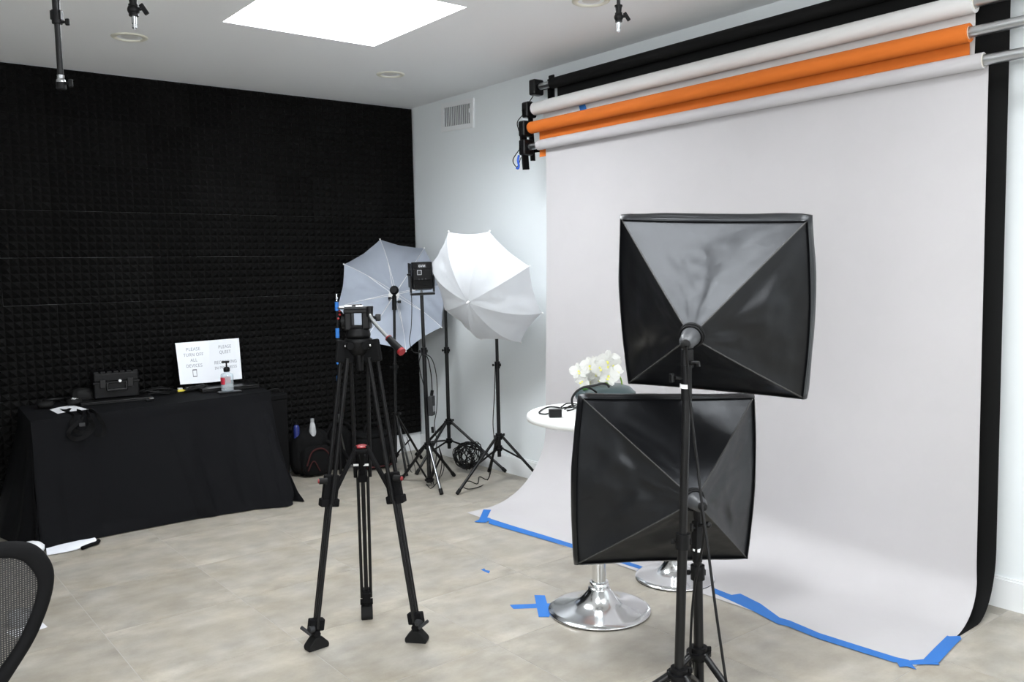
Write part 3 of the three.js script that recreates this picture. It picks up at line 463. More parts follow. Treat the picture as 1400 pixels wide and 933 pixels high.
// ---------------------------------------------------------------- softboxes
// feet around a stand, in degrees from the line that runs away from the camera
function splay(b, r, list) { const f = v3(-camBack.x, 0, -camBack.z).normalize(), s = v3(camRight.x, 0, camRight.z).normalize(); return list.map((q) => b.clone().addScaledVector(f, r * Math.cos(q * Math.PI / 180)).addScaledVector(s, r * Math.sin(q * Math.PI / 180))); }
function softbox(label, at, eul, w, h, dep, seed) {
  const t = thing('softbox', label, 'softbox', at, { local: true, group: 'softboxes facing the backdrop' }); t.rotation.set(eul[1] * Math.PI / 180, eul[0] * Math.PI / 180, eul[2] * Math.PI / 180, 'YXZ');
  const A = 0.026; // half size of the ring at the back
  const fr = [v3(-w / 2, h / 2, -dep), v3(w / 2, h / 2, -dep), v3(w / 2, -h / 2, -dep), v3(-w / 2, -h / 2, -dep)], rr = [v3(-A, A, -0.035), v3(A, A, -0.035), v3(A, -A, -0.035), v3(-A, -A, -0.035)];
  const names = ['top', 'side', 'bottom', 'side'];
  for (let k = 0; k < 4; k++) {
    const a = fr[k], b = fr[(k + 1) % 4], c = rr[k], e = rr[(k + 1) % 4]; const out = [v3(0, 1, 0), v3(1, 0, 0), v3(0, -1, 0), v3(-1, 0, 0)][k]; const nrm = b.clone().sub(a).cross(c.clone().sub(a)).normalize(); if (nrm.z < 0) nrm.negate();
    part('fabric_panel', sheet((u, v) => {
      const p = mixv(mixv(c, e, u), mixv(a, b, u), v); const s = Math.sin(Math.PI * u) * v; 
      const crease = -Math.abs(u - 0.5 - 0.05 * noise.noise(v * 3, seed, k)) * 0.05 * v + 0.0125 * v; const tight = noise.noise(u * 2.4 + k * 7, v * 2.8, seed) * 0.02 + noise.noise(u * 7 + k * 3, v * 6, seed + 4) * 0.0075 + 0.006 * (1 - Math.abs(noise.noise(u * 5 + v * 3 + k, v * 3, seed + 9)) * 3); const calm = k ? 0.55 : 0.3;
      p.addScaledVector(nrm, (1 - v ** 5) * (-0.014 * s + (crease * (k ? 1 : 0.5) + tight * calm) * Math.min(1, s * 2.4))); p.addScaledVector(out, (k % 2 ? 0.016 : -0.004) * Math.sin(Math.PI * u) * v * v); const pl = p.clone(); p.u = (k % 2 ? pl.y : pl.x) * 1.3 + k * 0.31; p.v = v * 0.5 + seed * 0.17; return p;
    }, 36, 30, 0.0008), M.nylon, t);
  }
  for (let k = 0; k < 4; k++) { const pts = [0, 0.25, 0.5, 0.75, 1].map((s) => mixv(rr[k], fr[k], s).add(v3(0, 0, 0.004 * Math.sin(s * 3.1)))); part('seam_rod', tube(pts, 0.0028, 6, 5), M.seam, t); }
  // soft lip around the front frame
  const per = [], N = 24; for (let k = 0; k < 4; k++) for (let i = 0; i < N; i++) { const u = i / N; const out = [v3(0, 1, 0), v3(1, 0, 0), v3(0, -1, 0), v3(-1, 0, 0)][k]; const p = mixv(fr[k], fr[(k + 1) % 4], u); p.addScaledVector(out, (k % 2 ? 0.016 : -0.004) * Math.sin(Math.PI * u)); per.push({ p, u: k + u }); }
  part('front_lip', surf((u, v) => {
    const i = Math.round(u * per.length) % per.length; const { p, u: q } = per[i]; const ang = v * Math.PI * 1.25 - 0.5; const o = v3(p.x / (w / 2), p.y / (h / 2), 0); const m = Math.max(Math.abs(o.x), Math.abs(o.y)); const od = v3(Math.abs(o.x) > m - 0.08 ? Math.sign(o.x) : 0, Math.abs(o.y) > m - 0.08 ? Math.sign(o.y) : 0, 0).normalize();
    const wob = noise.noise(q * 3.7, seed * 2.1, v) * 0.006; const rad = 0.011 + wob + 0.004 * Math.max(0, od.y); const zz = lerp(0.012, -0.055, v); return p.clone().addScaledVector(od, rad * Math.sin(Math.PI * Math.min(1, v * 1.05)) - 0.002).add(v3(0, 0, zz));
  }, per.length, 8, true), M.nylon, t);
  part('front_diffuser', box(-w / 2 + 0.004, w / 2 - 0.004, -h / 2 + 0.004, h / 2 - 0.004, -dep - 0.03, -dep - 0.028), M.diffuser, t, 'white diffusion cloth');
  part('speed_ring', [new THREE.TorusGeometry(0.035, 0.006, 8, 32).translate(0, 0, -0.03), new THREE.TorusGeometry(0.033, 0.004, 8, 32).translate(0, 0, -0.018)], M.black, t);
  part('lamp_socket', lathe([[0.0005, -0.16], [0.03, -0.16], [0.03, -0.012], [0.026, 0.012], [0.0245, 0.032], [0.0155, 0.047], [0.013, 0.048], [0.013, 0.056], [0.0005, 0.057]], 32).rotateX(Math.PI / 2), M.socket, t, 'charcoal lamp socket');
  part('cord_grip', lathe([[0.0005, 0.05], [0.015, 0.05], [0.013, 0.062], [0.006, 0.066], [0.0005, 0.066]], 24).rotateX(Math.PI / 2), M.rubber, t);
  return t;
}
{
  const w = v3(2.056, 1.278, -1.71), E1 = [-64.643, 15.307, -2.935];
  softbox('large square black softbox standing highest, its top panel catching light', w, E1, 0.6, 0.6, 0.3, 1.3);
  const foot = V(925.5, 985, hd(v3(2.03, 0, -1.69))); const base = v3(foot.x, 0, foot.z), d = hd(base), Y = (px, py) => V(px, py, d).y;
  const leanTop = V(938.5, 545, d + 0.0);
  lightStand('tall black light stand carrying the upper softbox', base, { feet: splay(base, 0.36, [30, 150, 270]), hu: Y(925, 922), hl: 0.09, top: Y(938, 545), sections: [Y(931, 735), Y(938, 545)], r: 0.0155, lean: leanTop, spigot: false, brace: 0.5 });
  const hc = V(939.5, 497, d + 0.01); const h = thing('softbox_bracket', 'black tilt bracket under the upper softbox socket', 'bracket', leanTop);
  part('clamp_body', [bar(leanTop.clone().add(v3(0, -0.005, 0)), V(938.3, 500, d), 0.0165), rbox(0.034, 0.06, 0.03, 0.006, hc.x, hc.y + 0.015, hc.z, -0.6), bar(hc, w.clone().add(v3(0, -0.005, 0)), 0.012)], M.black, h); part('white_collar', bar(V(937, 531, d), V(937.2, 525.5, d), 0.0172), M.whitePlastic, h, 'white plastic collar');
  part('tilt_knob', [bar(V(938, 497, d), V(952, 496, d - 0.02), 0.005), beam(V(945, 495.5, d - 0.02), V(955.5, 495.5, d - 0.025), 0.008, 0.012), beam(V(954, 494, d - 0.025), V(955, 502, d - 0.025), 0.008, 0.012)], M.satin, h);
  part('lock_knob', [bar(V(936, 518, d), V(923, 517, d - 0.02), 0.005), beam(V(918.5, 511, d - 0.02), V(918.5, 523, d - 0.02), 0.014, 0.012)], M.satin, h);
  solo('hanging_power_cord', 'black cord hanging straight from the upper softbox socket', 'cord', tube([V(938, 474, d - 0.1), V(940, 500, d - 0.07), V(943, 540, d - 0.06), V(948, 590, d - 0.06), V(954, 640, d - 0.06), V(961, 700, d - 0.08), V(969, 760, d - 0.1), V(978, 830, d - 0.12), V(988, 900, d - 0.13), V(994, 940, d - 0.13), fl(1003, 985, 0.004)], 0.0042, 8), M.cable);
}
{
  const w = v3(2.189, 0.73, -1.795), E2 = [-29.841, 0.354, -2.281];
  softbox('large square black softbox set low, overlapped by the tall stand', w, E2, 0.64, 0.6, 0.3, 4.6);
  const foot = V(956.5, 970, hd(v3(2.2, 0, -1.8))); const base = v3(foot.x, 0, foot.z), d = hd(base), Y = (px, py) => V(px, py, d).y; const lt = V(953.5, 760, d);
  lightStand('short black light stand carrying the lower softbox', base, { feet: splay(base, 0.36, [5, 150, 245]), hu: Y(956, 893), hl: 0.07, top: Y(953, 760), sections: [Y(955, 778), Y(953, 757)], r: 0.0165, lean: lt, spigot: false, brace: 0.5 });
  const h = thing('softbox_bracket', 'black tilt bracket under the lower softbox socket', 'bracket', lt);
  part('clamp_body', [bar(V(953.5, 768, d), V(953, 752, d), 0.016), beam(V(953, 755, d), V(954, 712, d + 0.005), 0.034, 0.024), bar(V(954, 715, d), w.clone(), 0.012)], M.black, h); part('white_collar', bar(V(953.3, 753.5, d), V(953.3, 749.5, d), 0.0176), M.whitePlastic, h, 'white plastic collar');
  part('tilt_knob', [bar(V(950, 720, d), V(966, 718, d - 0.02), 0.005), ball(V(968, 718, d - 0.02), 0.011), beam(V(945.5, 716, d - 0.02), V(945.5, 727, d - 0.02), 0.01, 0.01), bar(V(954, 722, d), V(945.5, 722, d - 0.02), 0.005)], M.satin, h);
  solo('hanging_power_cord', 'black cord curving down beside the lower softbox stand', 'cord', tube([V(959, 697, d - 0.08), V(962, 712, d - 0.1), V(962, 735, d - 0.08), V(957, 765, d - 0.05), V(950, 800, d - 0.04), V(946, 840, d - 0.03), V(944, 885, d - 0.03), V(943, 940, d - 0.03), fl(935, 985, 0.004)], 0.0042, 8), M.cable);
}

// ---------------------------------------------------------------- camera tripod
{
  const feet = [fl(433, 886), fl(502, 843), fl(570, 877)]; const c = feet[0].clone().add(feet[1]).add(feet[2]).divideScalar(3); const d = hd(c); const Y = (py) => V(488, py, d).y;
  const t = thing('camera_tripod', 'black video tripod with fluid head standing on the tiles', 'tripod', c);
  const top = V(490, 466, d); const at = (y) => v3(lerp(c.x, top.x, y / top.y), y, lerp(c.z, top.z, y / top.y)); const yc = Y(468);
  part('crown', [lathe([[0.0005, -0.045], [0.035, -0.05], [0.05, -0.03], [0.056, 0.0], [0.056, 0.012], [0.05, 0.016], [0.0005, 0.016]]).translate(at(yc).x, yc, at(yc).z)], M.black, t);
  feet.forEach((f, k) => {
    const dir = f.clone().sub(c).setY(0).normalize(), side = v3(-dir.z, 0, dir.x); const a = at(yc - 0.01).addScaledVector(dir, 0.055); const foot = f.clone().setY(0.085); const kn = mixv(a, foot, k === 1 ? 0.445 : 0.485), kl = mixv(a, foot, k === 1 ? 0.51 : 0.56); const ax1 = foot.clone().sub(a).normalize();
    part('leg_yoke', [beam(a.clone().addScaledVector(ax1, -0.02), a.clone().addScaledVector(ax1, 0.07), 0.078, 0.024, 0.008, dir), bar(a.clone().addScaledVector(side, -0.05), a.clone().addScaledVector(side, 0.05), 0.015)], M.matte, t);
    part('yoke_bolt', [ball(a.clone().addScaledVector(side, 0.03).addScaledVector(dir, 0.012), 0.006), ball(a.clone().addScaledVector(side, -0.03).addScaledVector(dir, 0.012), 0.006)], M.chrome, t);
    for (const s of [-1, 1]) part('upper_leg_tube', bar(a.clone().addScaledVector(side, s * 0.034).addScaledVector(ax1, 0.05), kl.clone().addScaledVector(side, s * 0.03), 0.0082), M.black, t);
    part('leg_clamp', [beam(kn.clone().addScaledVector(ax1, -0.03), kl.clone().addScaledVector(ax1, 0.0), 0.062, 0.028, 0.006, dir), beam(kl.clone().addScaledVector(ax1, -0.02), kl.clone().addScaledVector(ax1, 0.012), 0.076, 0.04, 0.005, dir)], M.matte, t);
    const kb = kn.clone().addScaledVector(ax1, -0.01); const osd = k === 2 ? camRight : camRight.clone().negate(); const o0 = osd.clone().multiplyScalar(0.01).addScaledVector(camBack, 0.03);
    if (k !== 1) { part('clamp_knob', bar(kb.clone().add(o0), kb.clone().add(o0).addScaledVector(osd, 0.03).addScaledVector(camBack, 0.01), 0.0125), M.rubber, t); part('red_cap', bar(kb.clone().add(o0).addScaledVector(osd, 0.03).addScaledVector(camBack, 0.01), kb.clone().add(o0).addScaledVector(osd, 0.035).addScaledVector(camBack, 0.0115), 0.0085), M.red, t, 'red knob cap'); }
    else part('clamp_label', [-1, 1].map((s) => rbox(0.022, 0.009, 0.004, 0.001, 0, 0, 0, -0.6).translate(kn.x + camRight.x * s * 0.021 + camBack.x * 0.035, kn.y - 0.012, kn.z + camRight.z * s * 0.021 + camBack.z * 0.035)), M.whitePlastic, t, 'small white label');
    for (const s of [-1, 0, 1]) part('lower_leg_tube', bar(kl.clone().addScaledVector(side, s * 0.021), foot.clone().addScaledVector(side, s * 0.019), s ? 0.0068 : 0.0088), M.satin, t);
    part('foot_clamp', [beam(foot.clone().addScaledVector(ax1, -0.035), foot.clone().addScaledVector(ax1, 0.012), 0.062, 0.034, 0.005, dir), bar(foot.clone().addScaledVector(ax1, 0.02).addScaledVector(side, -0.027), foot.clone().addScaledVector(ax1, 0.02).addScaledVector(side, 0.027), 0.013)], M.matte, t);
    if (k !== 1) part('foot_lever', [bar(foot.clone().addScaledVector(camBack, 0.02).addScaledVector(osd, 0.005), foot.clone().addScaledVector(camBack, 0.034).addScaledVector(osd, 0.02), 0.014), beam(foot.clone().addScaledVector(camBack, 0.03).addScaledVector(osd, 0.012).add(v3(0, -0.022, 0)), foot.clone().addScaledVector(camBack, 0.034).addScaledVector(osd, 0.052).add(v3(0, 0.012, 0)), 0.012, 0.014, 0.003)], M.darkGray, t);
    const sh = new THREE.Shape(); sh.moveTo(-0.048, 0); sh.lineTo(0.05, 0); sh.quadraticCurveTo(0.055, 0.012, 0.046, 0.022); sh.lineTo(0.016, 0.056); sh.quadraticCurveTo(0, 0.066, -0.018, 0.056); sh.lineTo(-0.046, 0.024); sh.quadraticCurveTo(-0.054, 0.012, -0.048, 0);
    const shoe = new THREE.ExtrudeGeometry(sh, { depth: 0.048, bevelEnabled: true, bevelSize: 0.005, bevelThickness: 0.005, bevelSegments: 2 }).translate(0, 0.005, -0.024).scale(0.8, 0.74, 0.85).rotateY(-Math.atan2(dir.z, dir.x) + (k === 1 ? 0.0 : 0.15)).translate(f.x, 0, f.z);
    part('rubber_shoe', shoe, M.rubber, t);
    part('shoe_link', beam(foot.clone(), f.clone().setY(0.045), 0.03, 0.022, 0.004, dir), M.matte, t);
    // mid-level spreader arm
    const hub = at(Y(610)).setY(Y(610)); part('spreader_arm', beam(hub.clone().addScaledVector(dir, 0.02), kl.clone().addScaledVector(ax1, -0.03).addScaledVector(dir, -0.016), 0.02, 0.014, 0.003, side), M.matte, t);
  });
  const hub = at(Y(610)).setY(Y(610)); part('spreader_hub', lathe([[0.0005, -0.03], [0.03, -0.03], [0.034, -0.01], [0.0005, -0.008]]).translate(hub.x, hub.y, hub.z), M.matte, t); part('spreader_cap', lathe([[0.0005, 0.004], [0.02, 0.003], [0.03, -0.002], [0.03, -0.007], [0.0005, -0.007]], 6).translate(hub.x, hub.y, hub.z), M.red, t, 'red spreader cap');
  // bowl, fluid head, plate
  const Hc = at(yc), P = (x, y, z) => Hc.clone().addScaledVector(camRight, x).add(v3(0, y, 0)).addScaledVector(v3(camBack.x, 0, camBack.z).normalize(), z); const ry = camera.rotation.y;
  const hb = (w, h, dd, r, x, y, z) => new RoundedBoxGeometry(w, h, dd, 2, Math.min(r, w / 2.1, h / 2.1, dd / 2.1)).rotateY(ry).translate(...P(x, y, z).toArray());
  part('head_base', [lathe([[0.0005, 0.016], [0.047, 0.016], [0.05, 0.03], [0.046, 0.05], [0.04, 0.062], [0.0005, 0.064]]).translate(Hc.x, Hc.y, Hc.z)], M.black, t);
  part('tilt_head', [hb(0.03, 0.075, 0.07, 0.008, -0.034, 0.085, 0), hb(0.032, 0.075, 0.07, 0.008, 0.037, 0.09, 0), hb(0.09, 0.012, 0.06, 0.004, 0, 0.062, 0), hb(0.1, 0.016, 0.075, 0.004, 0, 0.126, 0), bar(P(-0.03, 0.085, 0), P(-0.062, 0.085, 0), 0.03), bar(P(0.03, 0.1, 0), P(0.056, 0.1, 0), 0.024)], M.black, t);
  part('camera_plate', [hb(0.135, 0.01, 0.052, 0.003, -0.005, 0.139, 0.01), hb(0.05, 0.012, 0.056, 0.003, -0.01, 0.146, 0)], M.darkGray, t);
  part('plate_rim', [hb(0.03, 0.005, 0.003, 0.001, -0.03, 0.147, 0.034), hb(0.03, 0.005, 0.003, 0.001, 0.015, 0.147, 0.034), hb(0.02, 0.004, 0.003, 0.001, -0.055, 0.142, 0.036)], M.brushed, t);
  part('side_button', [ball(P(-0.068, 0.125, 0.015), 0.005), ball(P(-0.068, 0.112, 0.015), 0.005), ball(P(-0.075, 0.095, 0.015), 0.005)], M.red, t);
  part('lock_knob', [bar(P(0.056, 0.1, 0.01), P(0.076, 0.1, 0.01), 0.007), hb(0.02, 0.028, 0.02, 0.004, 0.084, 0.1, 0.01)], M.satin, t);
  part('bowl_knob', [bar(P(0, -0.05, 0), P(0.004, -0.115, 0), 0.018, 0.012)], M.black, t);
  const hp = [V(505.5, 424, d - 0.05), V(506, 431, d - 0.06), V(510, 439, d - 0.08), V(532, 463.5, d - 0.15)];
  part('pan_handle', [tube(hp, 0.0075, 10, 8)], M.brushed, t, 'bare metal pan handle'); part('handle_mount', bar(V(505.5, 420, d - 0.045), V(505.6, 433, d - 0.055), 0.013), M.black, t);
  part('handle_grip', bar(V(531, 462.3, d - 0.147), V(547.5, 479.5, d - 0.2), 0.0135, 0.0165, 20), M.satin, t); part('grip_end', [bar(V(547.5, 479.5, d - 0.2), V(550, 482, d - 0.207), 0.0165, 0.0165, 20), bar(V(531, 462.3, d - 0.147), V(532, 463.3, d - 0.15), 0.0142, 0.0142, 20)], M.red, t, 'red grip end cap');
}

// ---------------------------------------------------------------- long table under a black cloth
const TY = 0.715;
{
  const FL = v3(0.875, TY, -5.345), FR = v3(2.335, TY, -5.53), BR = v3(2.4, TY, -6.06), BL = v3(0.93, TY, -6.06);
  const t = thing('folding_table', 'long folding table hidden under the black cloth', 'table', v3(1.62, 0, -5.75));
  part('tabletop', beam(v3(0.93, TY - 0.028, -5.7), v3(2.3, TY - 0.028, -5.8), 0.03, 0.46, 0.006, v3(0, 1, 0)), M.grayPlastic, t);
  for (const [x, z] of [[1.05, -5.56], [1.05, -5.9], [2.16, -5.66], [2.16, -5.96]]) part('leg', bar(v3(x, 0, z), v3(x, TY - 0.04, z), 0.014), M.steel, t);
  // cloth: rings from the table edge to the hem
  const top = [FL, FR, BR, BL]; const hem = [[FL, fl(60, 754)], [mixv(FL, FR, 0.1), fl(100, 746)], [mixv(FL, FR, 0.22), fl(140, 736.5)], [mixv(FL, FR, 0.5), fl(270, 710)], [mixv(FL, FR, 0.62), fl(300, 706)], [mixv(FL, FR, 0.8), fl(355, 697.5)], [mixv(FL, FR, 0.94), fl(395, 694)], [FR, fl(397, 685.5)], [mixv(FR, BR, 0.12), fl(420, 687.5)], [mixv(FR, BR, 0.5), v3(2.47, 0, -5.6)], [BR, v3(2.42, 0, -6.02)], [mixv(BR, BL, 0.5), v3(1.6, 0, -6.06)], [BL, v3(0.78, 0, -6.06)], [mixv(BL, FL, 0.5), v3(0.74, 0, -5.72)], [mixv(BL, FL, 0.85), v3(0.77, 0, -5.44)], [FL, fl(60, 754)]];
  const ring = (list, u) => { const L = list.length - 1, f = u * L, i = Math.min(L - 1, Math.floor(f)); return mixv(list[i], list[i + 1], f - i); };
  const tp = hem.map((q) => q[0]), hp = hem.map((q) => q[1].clone().setY(0.006));
  const ctr = v3(1.63, 0, -5.75);
  const cloth = thing('tablecloth', 'black tablecloth draped to the floor over the long table', 'tablecloth', v3(1.63, 0, -5.75));
  const dropF = (u, v) => { const a = ring(tp, u), b = ring(hp, u); const s = v; const out = b.clone().sub(ctr).setY(0).normalize(); const p = mixv(a, b, s); p.y = lerp(TY, 0.006, s); const hor = Math.pow(s, 1.35); p.x = lerp(a.x, b.x, hor); p.z = lerp(a.z, b.z, hor);
    const f = Math.sin(u * 71 + Math.sin(u * 19) * 2.5) * 0.013 + Math.sin(u * 31 + 1) * 0.02 + noise.noise(u * 30, v * 3, 3) * 0.01 + 0.026 * Math.sin(u * 165 + v * 1.5) * Math.exp(-(((u - 0.41) / 0.06) ** 2)) * v; const damp = smooth(v * 1.3) * (1 - 0.55 * smooth((v - 0.9) * 10)); p.addScaledVector(out, f * damp); if (v < 0.03) p.y = TY; p.addScaledVector(out, 0.004 * Math.sin(Math.min(1, v * 12) * Math.PI)); p.z = Math.max(p.z, -6.08); p.u = u * 5; p.v = v; return p; };
  const topF = (u, v) => { const b = ring(tp, u); const c = v3(1.63, TY + 0.001, -5.75); const p = mixv(c, b, v); p.y = TY + 0.0008 * noise.noise(p.x * 9, p.z * 9, 0); p.u = p.x; p.v = p.z; return p; };
  part('cloth_top', surf(topF, 160, 6), M.tablecloth, cloth); part('cloth_skirt', surf(dropF, 320, 40), M.tablecloth, cloth);
}
const onT = (px, py, h = 0) => fl(px, py, TY + h);
{ // folder with two notices, leaning on the foam
  const zb = -5.93; const P = (px, py, z) => az(px, py, z); const t = thing('printed_notice', 'two white printed notice pages propped up at the foam wall', 'notice', az(288, 523, zb));
  const page = (lines, icon) => { const cv = document.createElement('canvas'); cv.width = 384; cv.height = 512; const q = cv.getContext('2d'); q.fillStyle = '#f4f6f9'; q.fillRect(0, 0, 384, 512); q.fillStyle = '#70757c'; q.textAlign = 'center'; q.textBaseline = 'middle'; for (const [s, y, sz] of lines) { q.font = `${sz}px sans-serif`; q.fillText(s, 192, y); } if (icon) { q.strokeStyle = '#3c3f44'; q.lineWidth = 6; q.strokeRect(168, 345, 46, 84); q.fillStyle = '#3c3f44'; q.fillRect(165, 341, 52, 12); q.fillRect(165, 422, 52, 10); } const x = new THREE.CanvasTexture(cv); x.colorSpace = THREE.SRGBColorSpace; return std([0.74, 0.75, 0.77], 0.5, 0, { map: x }); };
  const quad = (a, b, c, e) => sheet((u, v) => { const p = mixv(mixv(a, b, u), mixv(e, c, u), v); p.u = u; p.v = v; return p; }, 4, 4, 0.0012);
  const tl = P(239.5, 469.5, zb - 0.1), tm = P(286, 465.8, zb - 0.075), tr = P(326.5, 462.5, zb - 0.1), bl = onT(246.5, 526), bm = onT(288.5, 523), br = onT(331, 518);
  for (const q of [bl, bm, br]) { q.copy(az(...(q === bl ? [246.5, 526] : q === bm ? [288.5, 523] : [331, 518]), zb)); q.y = Math.max(q.y, TY + 0.012); }
  part('page', quad(bl, bm, tm, tl), page([['PLEASE', 92, 52], ['TURN OFF', 160, 52], ['ALL', 228, 52], ['DEVICES', 296, 52]], true), t, 'page reading please turn off all devices');
  part('page', quad(bm, br, tr, tm), page([['PLEASE', 92, 52], ['QUIET', 158, 52], ['RECORDING', 282, 52], ['IN PROGRESS', 348, 46], ['S', 460, 40]], false), t, 'page reading please quiet recording in progress');
}
{ // closed laptops
  const lap = (label, c, w, dd, ry, h = 0.022) => { const t = thing('laptop', label, 'laptop', c); part('base', rbox(w, h * 0.55, dd, 0.004, c.x, c.y + h * 0.28, c.z, ry), M.black, t); part('lid', rbox(w, h * 0.4, dd, 0.004, c.x, c.y + h * 0.78, c.z, ry), M.satin, t); return t; };
  lap('closed black laptop beside the pump bottle on the cloth', onT(311, 532), 0.38, 0.22, -0.12, 0.028);
  lap('closed black laptop lying under the small hard case', v3(1.44, TY, -5.87), 0.42, 0.28, -0.1, 0.02);
  const p = onT(314, 537.5); const ph = thing('smartphone', 'black phone lying in front of the pump bottle', 'phone', p); part('phone_case', rbox(0.15, 0.011, 0.075, 0.004, p.x, p.y + 0.006, p.z, -0.08), M.black, ph); part('phone_screen', rbox(0.142, 0.001, 0.067, 0.0004, p.x, p.y + 0.012, p.z, -0.08), M.satin, ph);
}
{ // pump bottle
  const b = onT(313.5, 535, 0.013); b.z -= 0.03; const c = b.clone(); const t = thing('pump_bottle', 'clear pump bottle with red label and black pump head', 'bottle', c); const at = (g) => g.translate(c.x, c.y, c.z); const S = 1.05;
  part('bottle', at(lathe([[0.0005, 0], [0.036, 0], [0.039, 0.006], [0.039, 0.095], [0.036, 0.108], [0.016, 0.118], [0.014, 0.128], [0.0005, 0.128]].map(([r, y]) => [r * S, y * S]), 32)), M.liquid, t, 'clear plastic bottle');
  part('bottle_label', at(new THREE.CylinderGeometry(0.0418, 0.0418, 0.045, 32, 1, true, 2.2, 3.4).translate(0, 0.068, 0)), M.labelRed, t, 'red wraparound label'); part('label_patch', at(new THREE.CylinderGeometry(0.0424, 0.0424, 0.036, 16, 1, true, 4.3 - 0.35, 0.6).rotateY(-0.85 + 0.35).translate(0, 0.068, 0)), M.sheetWhite, t, 'white label patch');
  part('pump_collar', at(lathe([[0.0005, 0.128], [0.02, 0.128], [0.021, 0.15], [0.013, 0.16], [0.0005, 0.16]], 24)), M.black, t); part('pump_head', [at(bar(v3(0, 0.158, 0), v3(0, 0.188, 0), 0.005)), at(rbox(0.05, 0.013, 0.02, 0.004, -0.006, 0.193, 0, -0.5))], M.black, t);
}
{ // small hard case
  const b = onT(159, 545, 0.022); const c = v3(1.46, TY + 0.0205, -5.92); const ry = -0.14; const t = thing('hard_case', 'small black hard case with latches on the table', 'case', c, { local: true }); t.rotation.y = ry; const w = 0.265, h = 0.165, dd = 0.19;
  part('case_body', [rbox(w, h * 0.62, dd, 0.012, 0, h * 0.31, 0), rbox(w * 1.03, 0.014, dd * 1.04, 0.004, 0, h * 0.61, 0)], M.black, t); part('case_lid', [rbox(w, h * 0.38, dd, 0.014, 0, h * 0.81, 0), ...[0, 1, 2, 3, 4, 5, 6].map((k) => rbox(w * 0.115, 0.016, dd * 0.98, 0.004, -w * 0.43 + k * w * 0.143, h * 1.0, 0))], M.black, t);
  for (const s of [-1, 1]) part('latch', rbox(0.034, 0.055, 0.012, 0.003, s * w * 0.3, h * 0.58, dd / 2 + 0.006), M.satin, t); part('handle', [rbox(0.12, 0.016, 0.018, 0.005, 0, h * 0.34, dd / 2 + 0.016), rbox(0.014, 0.05, 0.018, 0.004, -0.055, h * 0.46, dd / 2 + 0.012), rbox(0.014, 0.05, 0.018, 0.004, 0.055, h * 0.46, dd / 2 + 0.012)], M.satin, t); part('pressure_valve', bar(v3(0.02, h * 0.66, dd / 2), v3(0.02, h * 0.66, dd / 2 + 0.008), 0.009), M.whitePlastic, t, 'small white valve');
}
